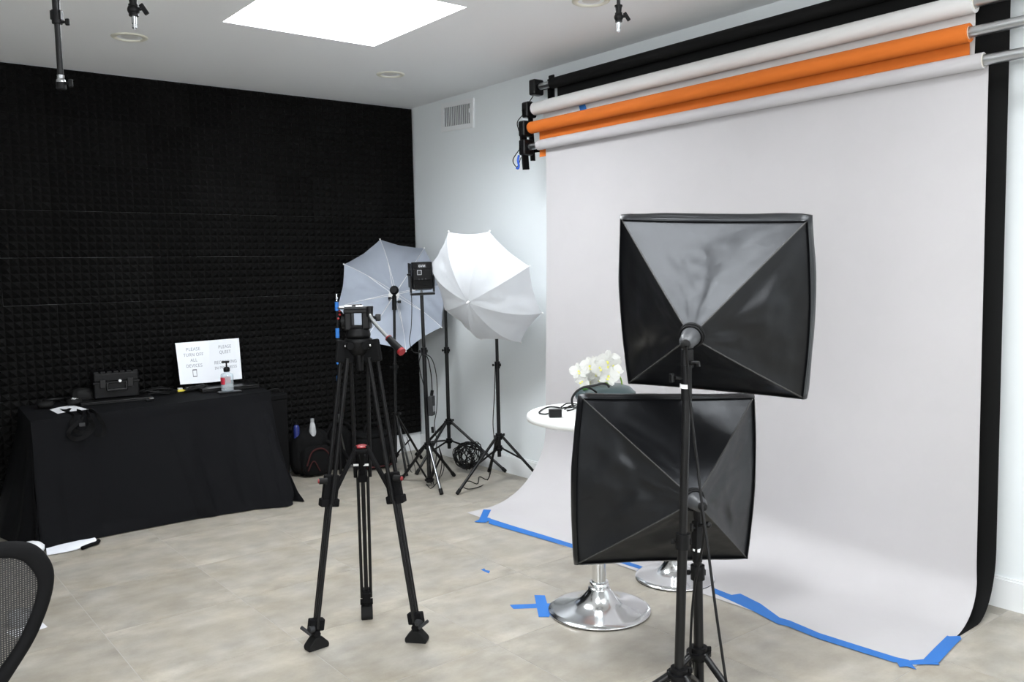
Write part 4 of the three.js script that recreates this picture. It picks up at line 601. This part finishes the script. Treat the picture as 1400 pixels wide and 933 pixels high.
{ // paper sheets and straps at the table end
  const Pp = (px, py) => onT(px, py, 0.003); const t = thing('paper_sheet', 'white printed sheet with black figure lying at the table edge', 'paper', onT(93, 560)); const a = Pp(68, 560.5), b = Pp(98, 553.5), c = Pp(120.5, 559.5), e = Pp(79, 566);
  part('sheet', sheet((u, v) => mixv(mixv(a, b, u), mixv(e, c, u), v).add(v3(0, 0.002 * Math.sin(u * 5), 0)), 8, 6, 0.0006), M.sheetWhite, t); const k0 = [[81, 558.5], [86, 559.8], [91, 559.5], [94, 558.2], [98, 558.4], [95, 562], [90, 562], [84, 561]].map(([x, y]) => fl(x, y, TY + 0.007)); part('printed_figure', new THREE.ExtrudeGeometry(new THREE.Shape(k0.map((p) => new THREE.Vector2(p.x, -p.z))), { depth: 0.0003, bevelEnabled: false }).rotateX(-Math.PI / 2).translate(0, TY + 0.0062, 0), M.black, t);
  const hb = onT(58, 552); const bag = thing('camera_strap', 'tangled black camera strap hanging over the table edge', 'strap', onT(115, 566)); const z = -5.36; const S = (px, py, dz = 0) => az(px, py, z + 0.02 + dz); const band = (pts) => { const cu = new THREE.CatmullRomCurve3(pts); return sheet((u, v) => { const p = cu.getPoint(u), tg = cu.getTangent(u); const s = tg.clone().cross(camBack).normalize(); return p.addScaledVector(s, (v - 0.5) * 0.024); }, 40, 2, 0.002); };
  part('strap_band', [band([onT(85, 563), onT(98, 567, 0.004), S(100, 572), S(98, 584), S(108, 592), S(118, 590), S(124, 580), onT(120, 566, 0.004)]), band([onT(105, 562, 0.004), onT(112, 566, 0.006), S(110, 575, 0.01), S(96, 588, 0.012), S(94, 595, 0.01), S(104, 601, 0.006), S(118, 596, 0.012), S(128, 584, 0.01), S(122, 572, 0.012), onT(118, 562, 0.006)]), band([onT(122, 561, 0.003), onT(128, 564, 0.005), S(136, 572, 0.004), S(143, 586, 0.006), S(140, 596, 0.01), S(130, 594, 0.006)])], M.bagCloth, bag); part('buckle', [rbox(0.03, 0.02, 0.008, 0.002, S(112, 580, 0.02).x, S(112, 580).y, z + 0.045)], M.darkGray, bag);
  // headphones and mouse
  const hp = v3(1.12, TY, -5.86); const hph = thing('headphones', 'black headphones lying beside the small hard case', 'headphones', hp); part('headband', tube([v3(hp.x - 0.08, hp.y + 0.03, hp.z), v3(hp.x - 0.05, hp.y + 0.03, hp.z - 0.12), v3(hp.x + 0.05, hp.y + 0.03, hp.z - 0.12), v3(hp.x + 0.08, hp.y + 0.03, hp.z)], 0.011, 8), M.black, hph); for (const s of [-1, 1]) part('ear_cup', lathe([[0.0005, 0], [0.04, 0.004], [0.046, 0.02], [0.04, 0.036], [0.0005, 0.044]], 24).translate(hp.x + s * 0.08, hp.y + 0.002, hp.z + 0.02), M.rubber, hph); part('chrome_ring', new THREE.TorusGeometry(0.026, 0.003, 8, 24).rotateX(Math.PI / 2).translate(hp.x + 0.08, hp.y + 0.042, hp.z + 0.02), M.chrome, hph);
  const mo = v3(1.27, TY, -5.93); const ms = thing('soft_pouch', 'dark gray soft pouch between headphones and hard case', 'pouch', mo); part('pouch_body', blob(v3(mo.x, TY + 0.045, mo.z), 0.07, 0.045, 0.05, 0.7, 31, 0.08), M.rubber, ms); part('zip', tube([v3(mo.x - 0.06, TY + 0.06, mo.z + 0.03), v3(mo.x, TY + 0.07, mo.z + 0.042), v3(mo.x + 0.06, TY + 0.06, mo.z + 0.03)], 0.003), M.rubber, ms);
  // yellow adapter and cables
  const y = onT(249, 536); const ya = thing('cable_adapter', 'small yellow and white adapter on the black cloth', 'adapter', y); part('plug_body', rbox(0.07, 0.014, 0.022, 0.004, y.x, y.y + 0.009, y.z, 0.1), M.yellow, ya); part('plug_tip', rbox(0.03, 0.012, 0.02, 0.003, y.x - 0.01, y.y + 0.022, y.z - 0.01, 0.1), M.whitePlastic, ya);
  const loops = (cx, cz, n, sx, sz, hh, seed) => { const q = rng(seed), pts = []; for (let i = 0; i < n; i++) { const a = i * 2.1 + q(); pts.push(v3(cx + Math.cos(a) * sx * (0.4 + 0.6 * q()), TY + 0.006 + hh * q(), cz + Math.sin(a) * sz * (0.4 + 0.6 * q()))); } return tube(pts, 0.0035, 6, 5); };
  let q = v3(1.95, 0, -5.87); solo('cable_tangle', 'tangled black cable in front of the printed notice pages', 'cable', [loops(q.x, q.z, 14, 0.12, 0.08, 0.05, 3)], M.cable); 
  q = v3(1.73, 0, -5.92); solo('cable_tangle', 'black cable heap between the hard case and notice pages', 'cable', [loops(q.x, q.z, 16, 0.13, 0.07, 0.05, 9)], M.cable);
  const cn = thing('cable_connector', 'shiny metal plug ends at the tangled cable', 'connector', onT(262, 534)); for (const [px, py] of [[255, 531], [260, 533], [266, 530]]) { const a = onT(px, py, 0.012); part('metal_plug', bar(a, a.clone().add(v3(0.018, 0.004, 0.006)), 0.005), M.chrome, cn); }
  const ua = onT(205, 549); const us = thing('cable_connector', 'dark connector with silver end beside the laptop edge', 'connector', ua); part('plug_body', rbox(0.05, 0.014, 0.02, 0.003, ua.x, ua.y + 0.008, ua.z, 0.1), M.black, us); part('metal_plug', rbox(0.024, 0.006, 0.014, 0.001, ua.x + 0.01, ua.y + 0.018, ua.z, 0.1), M.brushed, us);
}
{ // things on the floor around the table
  const c = thing('white_cloth', 'folded white cloth lying under the front hem of the black tablecloth', 'cloth', fl(100, 748)); const a = fl(62, 742, 0.012), b = fl(127, 737.5, 0.012), e = fl(64, 758, 0.012), f = fl(133, 741, 0.012);
  part('cloth', sheet((u, v) => { const p = mixv(mixv(a, b, u), mixv(e, f, u), v); p.y = 0.008 + 0.012 * Math.sin(Math.PI * v) * (0.4 + u); p.z += 0.03 * Math.sin(Math.PI * u) * v; return p; }, 20, 8, 0.006), M.whiteCloth, c); part('black_edge', tube([fl(112, 750, 0.012), fl(122, 746, 0.014), fl(132, 742.5, 0.016), fl(135, 739.8, 0.016)], 0.011, 8), M.matte, c, 'black bound edge');
  const w = thing('white_bag', 'crumpled white bag on the floor between chair and tablecloth', 'bag', fl(42, 764)); const wc = fl(42, 758); part('bag_body', surf((u, v) => { const th = u * Math.PI * 2, ph = v * Math.PI; const r = 0.07 * (1 + 0.25 * noise.noise(Math.cos(th) * 2, v * 4, Math.sin(th) * 2)); return v3(wc.x + r * Math.sin(ph) * Math.cos(th), Math.max(0.004, 0.03 + 0.04 * Math.cos(ph)), wc.z + r * Math.sin(ph) * Math.sin(th) * 0.8); }, 24, 14, true), M.sheetWhite, w);
  const rt = fl(41, 849); const rl = thing('tape_roll', 'gray tape roll standing on the tiles behind the chair', 'tape roll', rt); part('roll', lathe([[0.028, 0], [0.05, 0], [0.05, 0.048], [0.028, 0.048], [0.028, 0]], 32).translate(rt.x - 0.035, 0, rt.z), M.grayPlastic, rl);
  const F = [[54, 848], [65, 858], [20, 872.5], [8, 866]].map(([x, y]) => fl(x, y)); solo('film_sheet', 'pale clear plastic film piece stuck on the tiles near the chair', 'plastic film', new THREE.ExtrudeGeometry(new THREE.Shape(F.map((p) => new THREE.Vector2(p.x, -p.z))), { depth: 0.0007, bevelEnabled: false }).rotateX(-Math.PI / 2).translate(0, 0.0004, 0), M.clearFilm);
  // black box shape behind the table, bags along the foam
  const k = v3(2.545, 0, -5.97); const kc = thing('black_box_shape', 'upright black box shape behind the end of the draped table', 'case', k); part('case_body', [rbox(0.15, 0.6, 0.14, 0.02, k.x, 0.3, k.z, 0.1)], M.matte, kc); part('case_lid', rbox(0.155, 0.05, 0.145, 0.015, k.x, 0.61, k.z, 0.1), M.matte, kc); part('handle', tube([v3(k.x - 0.05, 0.63, k.z), v3(k.x - 0.04, 0.655, k.z), v3(k.x + 0.04, 0.655, k.z), v3(k.x + 0.05, 0.63, k.z)], 0.008), M.rubber, kc);
}
function blob(c, sx, sy, sz, p, seed, amp = 0.05) { // soft rounded box lying on the floor
  return surf((u, v) => { const th = u * Math.PI * 2, ph = (v - 0.5) * Math.PI; const sg = (x, e) => Math.sign(x) * Math.pow(Math.abs(x), e); const n = 1 + amp * noise.noise(Math.cos(th) * 2.2 + seed, v * 3.5, Math.sin(th) * 2.2); return v3(c.x + sx * sg(Math.cos(ph), p) * sg(Math.cos(th), p) * n, Math.max(Math.max(0.002, c.y - sy), c.y + sy * sg(Math.sin(ph), p) * n), c.z + sz * sg(Math.cos(ph), p) * sg(Math.sin(th), p) * n); }, 48, 28, true);
}
{
  const a = v3(2.77, 0, -5.95); const bp = thing('backpack', 'black backpack with red trim slumped beside the draped table', 'backpack', a);
  part('pack_body', blob(v3(a.x + 0.02, 0.172, a.z), 0.14, 0.172, 0.1, 0.6, 2, 0.12), M.bagCloth, bp); part('front_pocket', blob(v3(a.x + 0.03, 0.12, a.z + 0.1), 0.12, 0.11, 0.05, 0.6, 5, 0.1), M.bagCloth, bp);
  part('red_trim', [tube([v3(a.x - 0.07, 0.1, a.z + 0.155), v3(a.x - 0.02, 0.2, a.z + 0.155), v3(a.x + 0.06, 0.21, a.z + 0.152), v3(a.x + 0.14, 0.13, a.z + 0.14)], 0.006), tube([v3(a.x - 0.06, 0.06, a.z + 0.15), v3(a.x - 0.02, 0.13, a.z + 0.165), v3(a.x + 0.03, 0.05, a.z + 0.16)], 0.005)], M.redCloth, bp, 'dark red piping'); part('shoulder_strap', tube([v3(a.x + 0.1, 0.26, a.z + 0.06), v3(a.x + 0.2, 0.2, a.z + 0.12), v3(a.x + 0.27, 0.1, a.z + 0.16), v3(a.x + 0.34, 0.02, a.z + 0.18)], 0.016, 8), M.bagCloth, bp); part('grab_handle', tube([v3(a.x - 0.03, 0.29, a.z), v3(a.x - 0.01, 0.33, a.z), v3(a.x + 0.05, 0.33, a.z), v3(a.x + 0.07, 0.28, a.z)], 0.009), M.bagCloth, bp);
  const b = v3(3.04, 0, -5.97); const sb = thing('shoulder_bag', 'soft black bag behind the camera tripod, at the foam', 'bag', b); part('bag_body', blob(v3(b.x, 0.16, b.z), 0.1, 0.17, 0.09, 0.65, 8, 0.1), M.bagCloth, sb); part('carry_strap', tube([v3(b.x - 0.12, 0.27, b.z + 0.05), v3(b.x - 0.05, 0.36, b.z + 0.03), v3(b.x + 0.06, 0.35, b.z + 0.03), v3(b.x + 0.13, 0.26, b.z + 0.05)], 0.011, 8), M.bagCloth, sb);
  const c = fl(512, 641); const cb = thing('padded_bag', 'boxy black bag with red base trim behind the tripod leg', 'bag', v3(c.x, 0, c.z - 0.03)); part('bag_body', blob(v3(c.x + 0.02, 0.135, c.z - 0.05), 0.15, 0.135, 0.12, 0.42, 12, 0.03), M.bagCloth, cb); part('red_trim', tube([v3(c.x - 0.1, 0.03, c.z + 0.066), v3(c.x + 0.05, 0.025, c.z + 0.07), v3(c.x + 0.14, 0.03, c.z + 0.05), v3(c.x + 0.165, 0.03, c.z - 0.02)], 0.007), M.redCloth, cb, 'dark red base trim'); part('top_flap', blob(v3(c.x + 0.02, 0.26, c.z - 0.05), 0.145, 0.018, 0.115, 0.5, 14, 0.04), M.matte, cb); part('carry_handle', tube([v3(c.x - 0.05, 0.27, c.z - 0.05), v3(c.x - 0.03, 0.33, c.z - 0.05), v3(c.x + 0.06, 0.33, c.z - 0.05), v3(c.x + 0.08, 0.27, c.z - 0.05)], 0.01), M.bagCloth, cb);
  const w = V(427.5, 590, 6.52); const wb = thing('water_bottle', 'clear capped bottle sticking out of the backpack', 'bottle', v3(w.x, w.y - 0.1, w.z)); part('bottle', lathe([[0.0005, -0.1], [0.024, -0.1], [0.026, 0.0], [0.02, 0.05], [0.012, 0.07]], 24).translate(w.x, w.y, w.z), M.bottlePlastic, wb); part('cap', bar(v3(w.x, w.y + 0.07, w.z), v3(w.x, w.y + 0.095, w.z), 0.014), M.grayPlastic, wb);
  const bl = V(405.5, 592, 6.5); const bb = thing('water_bottle', 'slim dark blue bottle between upright black shape and backpack', 'bottle', v3(bl.x, bl.y - 0.14, bl.z)); part('bottle', lathe([[0.0005, -0.14], [0.022, -0.14], [0.022, 0.04], [0.012, 0.06], [0.0005, 0.06]], 20).translate(bl.x, bl.y, bl.z), std([0.02, 0.03, 0.16], 0.3), bb); part('cap', bar(v3(bl.x, bl.y + 0.06, bl.z), v3(bl.x, bl.y + 0.085, bl.z), 0.014), M.black, bb);
}
{ // coil of cable at the wall, cords trailing on the floor
  const c = v3(3.7, 0.135, -5.18); const q = rng(21); const list = []; 
  for (let k = 0; k < 19; k++) { const pts = [], n = 12, tilt = (q() - 0.5) * 1.6, tw = q() * 3.1; for (let i = 0; i < n; i++) { const a = i / n * Math.PI * 2; const r = 0.1 * (0.85 + 0.3 * q()); const p = v3(Math.cos(a) * r * 1.05, Math.sin(a) * r * 0.9 - 0.012, (q() - 0.5) * 0.05 + 0.012 * (k % 5 - 2)).applyEuler(new THREE.Euler(tilt, tw, 0)); p.y = Math.max(-0.128, p.y); pts.push(p.add(c)); } list.push(tube(pts, 0.0038, 6, 5, true)); }
  solo('cable_coil', 'messy round coil of black cable against the white wall', 'cable', list, M.cable);
  solo('floor_cord', 'thin black cord looping across the tiles under the umbrella stand', 'cord', tube([fl(668, 642, 0.02), fl(669, 652, 0.004), fl(665, 656, 0.004), fl(656, 652, 0.006), fl(652, 662, 0.004), fl(641, 658, 0.004), fl(632, 663, 0.004), fl(640, 669, 0.004), fl(655, 666, 0.004), fl(667, 656, 0.004), V(672, 640, 6.0), V(676, 610, 6.0), V(674, 580, 6.02), V(676, 540, 6.0), V(677, 500, 6.0)], 0.0032, 6, 8), M.cable);
  solo('floor_cord', 'black cord drooping on the floor at the LED panel stand', 'cord', tube([V(588, 640, 5.96), fl(594, 664, 0.004), fl(600, 655, 0.004), V(604, 630, 6.05), V(600, 612, 6.05), V(607, 640, 6.1), fl(590, 668, 0.004), fl(583, 662, 0.004)], 0.0032, 6, 8), M.cable);
  solo('floor_cord', 'pale strap cord at the foot of the umbrella stand in the foam corner', 'cord', tube([V(556, 598, 6.6), V(560, 612, 6.55), V(565, 630, 6.5), fl(568, 648, 0.004), fl(562, 645, 0.004), V(556, 625, 6.5), V(553, 605, 6.6)], 0.0028, 6, 8), M.cable);
  const t = thing('clip_stand_leg', 'folded chrome monopod leaning on the stand below the umbrella', 'monopod', fl(560, 636)); const A = V(542, 568, 6.55), B = fl(560, 640, 0.01); part('tube', bar(B, A, 0.0085, 0.0085), M.steel, t); part('ball_joint', [ball(A, 0.02), ball(V(536, 567, 6.55), 0.013)], M.black, t); part('foot', bar(B.clone(), mixv(B, A, 0.06), 0.012), M.rubber, t);
}

// ---------------------------------------------------------------- round table, stool base, orchid
const RT = v3(2.58, 0, -2.655), RY = 0.878;
function disc(t, c, R) {
  part('chrome_base', lathe([[0.0005, 0.003], [R, 0.003], [R * 1.004, 0.007], [R, 0.012], [R * 0.9, 0.02], [R * 0.7, 0.029], [R * 0.5, 0.041], [R * 0.38, 0.056], [R * 0.29, 0.078], [R * 0.22, 0.1], [R * 0.2, 0.115], [0.0005, 0.118]], 96).translate(c.x, 0, c.z), M.chrome, t, 'polished chrome trumpet base');
  part('floor_ring', new THREE.TorusGeometry(R * 0.985, 0.0035, 8, 72).rotateX(Math.PI / 2).translate(c.x, 0.004, c.z), M.rubber, t);
}
{
  const t = thing('round_table', 'white round bar table with chrome base behind the softbox', 'table', RT); disc(t, RT, 0.222);
  part('column_collar', lathe([[0.0005, 0.11], [0.043, 0.11], [0.045, 0.118], [0.04, 0.126], [0.04, 0.134], [0.0005, 0.134]], 40).translate(RT.x, 0, RT.z), M.chrome, t);
  part('column', [bar(v3(RT.x, 0.13, RT.z), v3(RT.x, RY - 0.05, RT.z), 0.031, 0.031, 40), lathe([[0.031, RY - 0.1], [0.06, RY - 0.045], [0.12, RY - 0.03], [0.0005, RY - 0.03]], 40).translate(RT.x, 0, RT.z)], M.chrome, t, 'chrome column');
  part('column_screw', ball(fl(810, 797, 0.25).clone().copy(v3(RT.x - 0.026, 0.27, RT.z + 0.018)), 0.005), M.black, t);
  part('tabletop', lathe([[0.0005, RY - 0.032], [0.285, RY - 0.032], [0.3, RY - 0.027], [0.303, RY - 0.016], [0.3, RY - 0.004], [0.294, RY], [0.0005, RY]], 96).translate(RT.x, 0, RT.z), M.tableWhite, t, 'white round tabletop');
  const S = v3(3.13, 0, -2.7); const s = thing('bar_stool', 'stool with polished chrome disc base standing on the gray paper edge', 'stool', v3(S.x, 0.004, S.z)); disc(s, S, 0.188); s.position.y += 0.0002;
  part('column', [bar(v3(S.x, 0.1, S.z), v3(S.x, 0.52, S.z), 0.026, 0.026, 32)], M.chrome, s); part('seat', [lathe([[0.0005, 0.52], [0.15, 0.52], [0.172, 0.54], [0.172, 0.575], [0.15, 0.59], [0.0005, 0.592]], 48).translate(S.x, 0, S.z)], M.whitePlastic, s); part('footrest', new THREE.TorusGeometry(0.12, 0.009, 10, 40, 4.2).rotateX(Math.PI / 2).translate(S.x, 0.26, S.z), M.chrome, s);
}
{ // power adapter and cable on the round table
  const on = (px, py, h = 0) => fl(px, py, RY + h); const a = on(759, 570.5); const t = thing('power_adapter', 'small black power adapter on the white round tabletop', 'power adapter', a); part('case', rbox(0.053, 0.034, 0.04, 0.004, a.x, a.y + 0.017, a.z, -0.62), M.satin, t); part('cable_stub', bar(v3(a.x, a.y + 0.015, a.z), a.clone().add(v3(0.035, 0.012, -0.035)), 0.004), M.rubber, t);
  solo('adapter_cable', 'black cable curled on the round table around the power adapter', 'cable', [tube([a.clone().add(v3(0.02, 0.014, -0.022)), on(766, 558, 0.006), on(752, 556.5, 0.004), on(740, 561, 0.004), on(738, 565.5, 0.004), on(745, 566.5, 0.004), on(757, 563, 0.004), on(770, 558, 0.004), on(783, 557, 0.004), on(797, 558.5, 0.004), on(806, 560, 0.004)], 0.0032, 6, 8), tube([on(767, 557, 0.004), on(775, 552, 0.015), on(783, 552, 0.012), on(800, 556, 0.004), on(812, 560, 0.004)], 0.003, 6, 8), tube([on(775, 562, 0.004), on(784, 560, 0.008), on(790, 556, 0.015), on(780, 555, 0.01), on(772, 560, 0.004)], 0.003, 6, 8)], M.cable);
  const d = hd(RT) - 0.04; const st = thing('flat_strap', 'glossy black strap arching over the dark orchid bowl', 'strap', on(790, 560)); part('strap_band', [tube([on(790, 559, 0.006), V(783, 555, d), V(782, 546, d), V(787, 537, d), V(796, 530.5, d), V(806, 528.5, d), V(814, 527, d), V(822, 525, d), V(830, 526, d), V(833, 530, d)], 0.0052, 8, 6), tube([V(800, 529.5, d), V(806, 531, d), V(813, 535, d + 0.02), V(820, 541, d + 0.05)], 0.0045, 8, 6)], M.satin, st);
}
{ // orchid in a dark bowl
  const pc = v3(RT.x + 0.095, RY, RT.z - 0.045); const t = thing('potted_orchid', 'white orchid blooms arching from a dark glass bowl', 'orchid', pc); const dp = hd(pc);
  part('bowl', lathe([[0.0005, 0], [0.05, 0], [0.085, 0.02], [0.118, 0.05], [0.122, 0.075], [0.1, 0.1], [0.07, 0.112], [0.0005, 0.114]], 48).scale(1.1, 0.95, 1.1).translate(pc.x, pc.y, pc.z), M.pot, t, 'dark green glazed bowl');
  const stems = [[[839.5, 540, 0], [838, 533, 0], [833, 526, 0], [826, 522.5, 0], [817, 521.5, 0], [805, 517, 0], [797, 514, 0]], [[851, 540, 0.02], [850.5, 528, 0.02], [849, 519, 0.02], [845, 512, 0.02], [840, 507, 0.02], [834, 506, 0.02], [826, 500, 0.02]]];
  for (const s of stems) part('stem', tube(s.map(([a, b, e]) => V(a, b, dp + e - 0.02)), 0.0036, 6, 6), M.green, t);
  for (const [a, b, e, f] of [[799, 535, 796, 527], [803, 537, 806, 528], [798, 536, 802, 529]]) part('leaf', sheet((u, v) => { const p = mixv(V(a, b, dp - 0.05), V(e, f, dp - 0.08), u); const w = 0.014 * Math.sin(Math.PI * (0.15 + 0.85 * u)); return p.addScaledVector(camRight, (v - 0.5) * w).addScaledVector(camBack, 0.006 * Math.sin(u * 3)); }, 8, 4, 0.001), M.leaf, t);
  const petal = (len, wid, cup) => surf((u, v) => { const w = wid * Math.pow(Math.sin(Math.PI * Math.min(0.999, 0.08 + 0.86 * u)), 0.7); const x = (v - 0.5) * w; return v3(x, u * len, cup * (u * u * 0.35) + Math.abs(v - 0.5) * 0.25 * wid * (0.5 - u) + 0.003 * Math.sin(v * 9 + u * 5)); }, 7, 5);
  const big = petal(0.046, 0.05, 0.02), small = petal(0.042, 0.028, 0.014), lip = petal(0.017, 0.015, 0.03);
  const blooms = [[791, 508, 0, 0.9], [799, 515, -0.5, 0.85], [806, 521, 0.5, 1.0], [806, 501, 0.1, 1.0], [815, 511, -0.3, 0.9], [820, 503, 0.6, 0.9], [830, 496, 0.0, 1.35], [817, 520, 0.9, 0.95], [832, 515, -0.4, 1.05], [838, 500, 0.4, 0.9], [796, 522, -0.8, 0.75], [843, 509, 0.8, 0.75], [812, 494.5, 0.2, 0.62]];
  blooms.forEach(([px, py, tw, s], i) => {
    const c = V(px, py, dp - 0.05 + 0.03 * ((i * 7) % 5 - 2) / 2); const z = camBack.clone().addScaledVector(camRight, 0.4 * Math.sin(i * 2.3)).addScaledVector(camUp, 0.35 * Math.cos(i * 1.7)).normalize(); const q = new THREE.Quaternion().setFromUnitVectors(v3(0, 0, 1), z).multiply(new THREE.Quaternion().setFromAxisAngle(v3(0, 0, 1), tw));
    const put = (g, a, k) => g.clone().scale(s * k, s * k, s * k).rotateZ(a).applyQuaternion(q).translate(c.x, c.y, c.z);
    const f = part('blossom', put(new THREE.SphereGeometry(0.006, 10, 8), 0, 1), M.pollen, t, 'white orchid blossom with yellow centre');
    for (const a of [1.25, -1.25]) part('petal', put(big, a, 1), M.petal, f); for (const a of [0, 2.4, -2.4]) part('petal', put(small, a, 1), M.petal, f); part('lip', put(lip, Math.PI, 1), M.pollen, f);
  });
}

// ---------------------------------------------------------------- mesh office chair at the edge of the view
{
  const d = 1.55, s = d / FOCAL * 1.07; const c0 = V(66, 775, d); const fw = v3(-Math.sin(0.45), 0, -Math.cos(0.45)); const R = v3(0.985, 0, -0.17).normalize(), U = v3(0, 1, 0).addScaledVector(v3(-camBack.x, 0, -camBack.z).normalize(), -0.12).normalize(); const N = R.clone().cross(U).normalize();
  const half = [[-0.245, 0.068], [-0.17, 0.069], [-0.1, 0.066], [-0.05, 0.062], [-0.022, 0.05], [-0.006, 0.026], [0, 0], [-0.006, -0.036], [-0.022, -0.078], [-0.043, -0.118], [-0.09, -0.185], [-0.13, -0.25], [-0.165, -0.33], [-0.2, -0.4], [-0.245, -0.42]];
  const outline = [...half, ...half.slice(1, -1).reverse().map(([x, y]) => [-0.49 - x, y])]; const bow = (x) => 0.35 * (x + 0.245) * (x + 0.245);
  const P = ([x, y], n = 0) => c0.clone().addScaledVector(R, x).addScaledVector(U, y).addScaledVector(N, n + bow(x) + 0.06 * y); const base = c0.clone().addScaledVector(R, -0.245); const fc = v3(base.x, 0, base.z).addScaledVector(R, -0.26).addScaledVector(v3(camBack.x, 0, camBack.z).normalize(), 0.1);
  const t = thing('office_chair', 'black mesh-back office chair near the draped table', 'chair', fc);
  const cu = new THREE.CatmullRomCurve3(outline.map((q) => P(q)), true, 'catmullrom', 0.5); const CT = P([-0.245, -0.16]);
  part('back_frame', surf((u, v) => { const p = cu.getPoint(u % 1); const inn = CT.clone().sub(p); inn.addScaledVector(N, -inn.dot(N)).normalize(); const a = v * Math.PI * 2; return p.addScaledVector(inn, 0.0145 - 0.0145 * Math.cos(a)).addScaledVector(N, 0.012 * Math.sin(a)); }, 160, 14, true), M.matte, t);
  const meshTex = tex(64, 64, (u, v) => { const a = Math.abs(Math.sin(u * Math.PI * 8)) < 0.78 || Math.abs(Math.sin(v * Math.PI * 8)) < 0.72 ? 255 : 0; return [a, a, a]; });
  const meshMat = std([0.02, 0.02, 0.021], 0.6, 0, { alphaMap: rep(meshTex, 34, 34), alphaTest: 0.5 });
  part('back_mesh', surf((u, v) => { const p = cu.getPoint(u % 1); return mixv(CT.clone().addScaledVector(N, -0.02), p, v * 0.965).addScaledVector(N, -0.02 * (v * v - v) * 0); }, 120, 10, true).applyMatrix4(new THREE.Matrix4()), meshMat, t, 'black see-through mesh');
  { const g = t.children[t.children.length - 1].geometry, p = g.attributes.position, uv = g.attributes.uv, o = origin.get(t); for (let i = 0; i < p.count; i++) { const w = v3(p.getX(i), p.getY(i), p.getZ(i)).add(o).sub(c0); uv.setXY(i, w.dot(R), w.dot(U)); } }
  const seatF = R.clone().negate(); part('seat', blob(v3(fc.x, 0.475, fc.z).addScaledVector(seatF, 0.03), 0.25, 0.045, 0.24, 0.5, 3, 0.02), M.bagCloth, t);
  part('back_spine', tube([P([-0.245, -0.2], -0.02), P([-0.245, -0.4], -0.03), base.clone().setY(0.5).addScaledVector(seatF, 0.02), v3(fc.x, 0.43, fc.z)], 0.026, 10), M.black, t);
  for (const q of [-1, 1]) part('armrest', [tube([fc.clone().setY(0.45).addScaledVector(R, q * 0.22), fc.clone().setY(0.5).addScaledVector(R, q * 0.28), fc.clone().setY(0.66).addScaledVector(R, q * 0.28)], 0.016, 8), rbox(0.07, 0.03, 0.24, 0.012, 0, 0, 0, camera.rotation.y + 0.2).translate(...fc.clone().setY(0.675).addScaledVector(R, q * 0.28).toArray())], M.black, t);
  part('gas_column', bar(v3(fc.x, 0.1, fc.z), v3(fc.x, 0.44, fc.z), 0.026), M.black, t);
  for (let k = 0; k < 5; k++) { const a = k * Math.PI * 0.4 + 0.3; const e = v3(fc.x + 0.28 * Math.cos(a), 0.075, fc.z + 0.28 * Math.sin(a)); const lg = part('base_arm', beam(v3(fc.x, 0.11, fc.z), e, 0.03, 0.045, 0.008), M.black, t); part('caster', new THREE.CylinderGeometry(0.028, 0.028, 0.036, 20).rotateZ(Math.PI / 2).rotateY(-a + 1).translate(e.x, 0.028, e.z), M.rubber, lg); }
}

renderer.render(scene, camera);
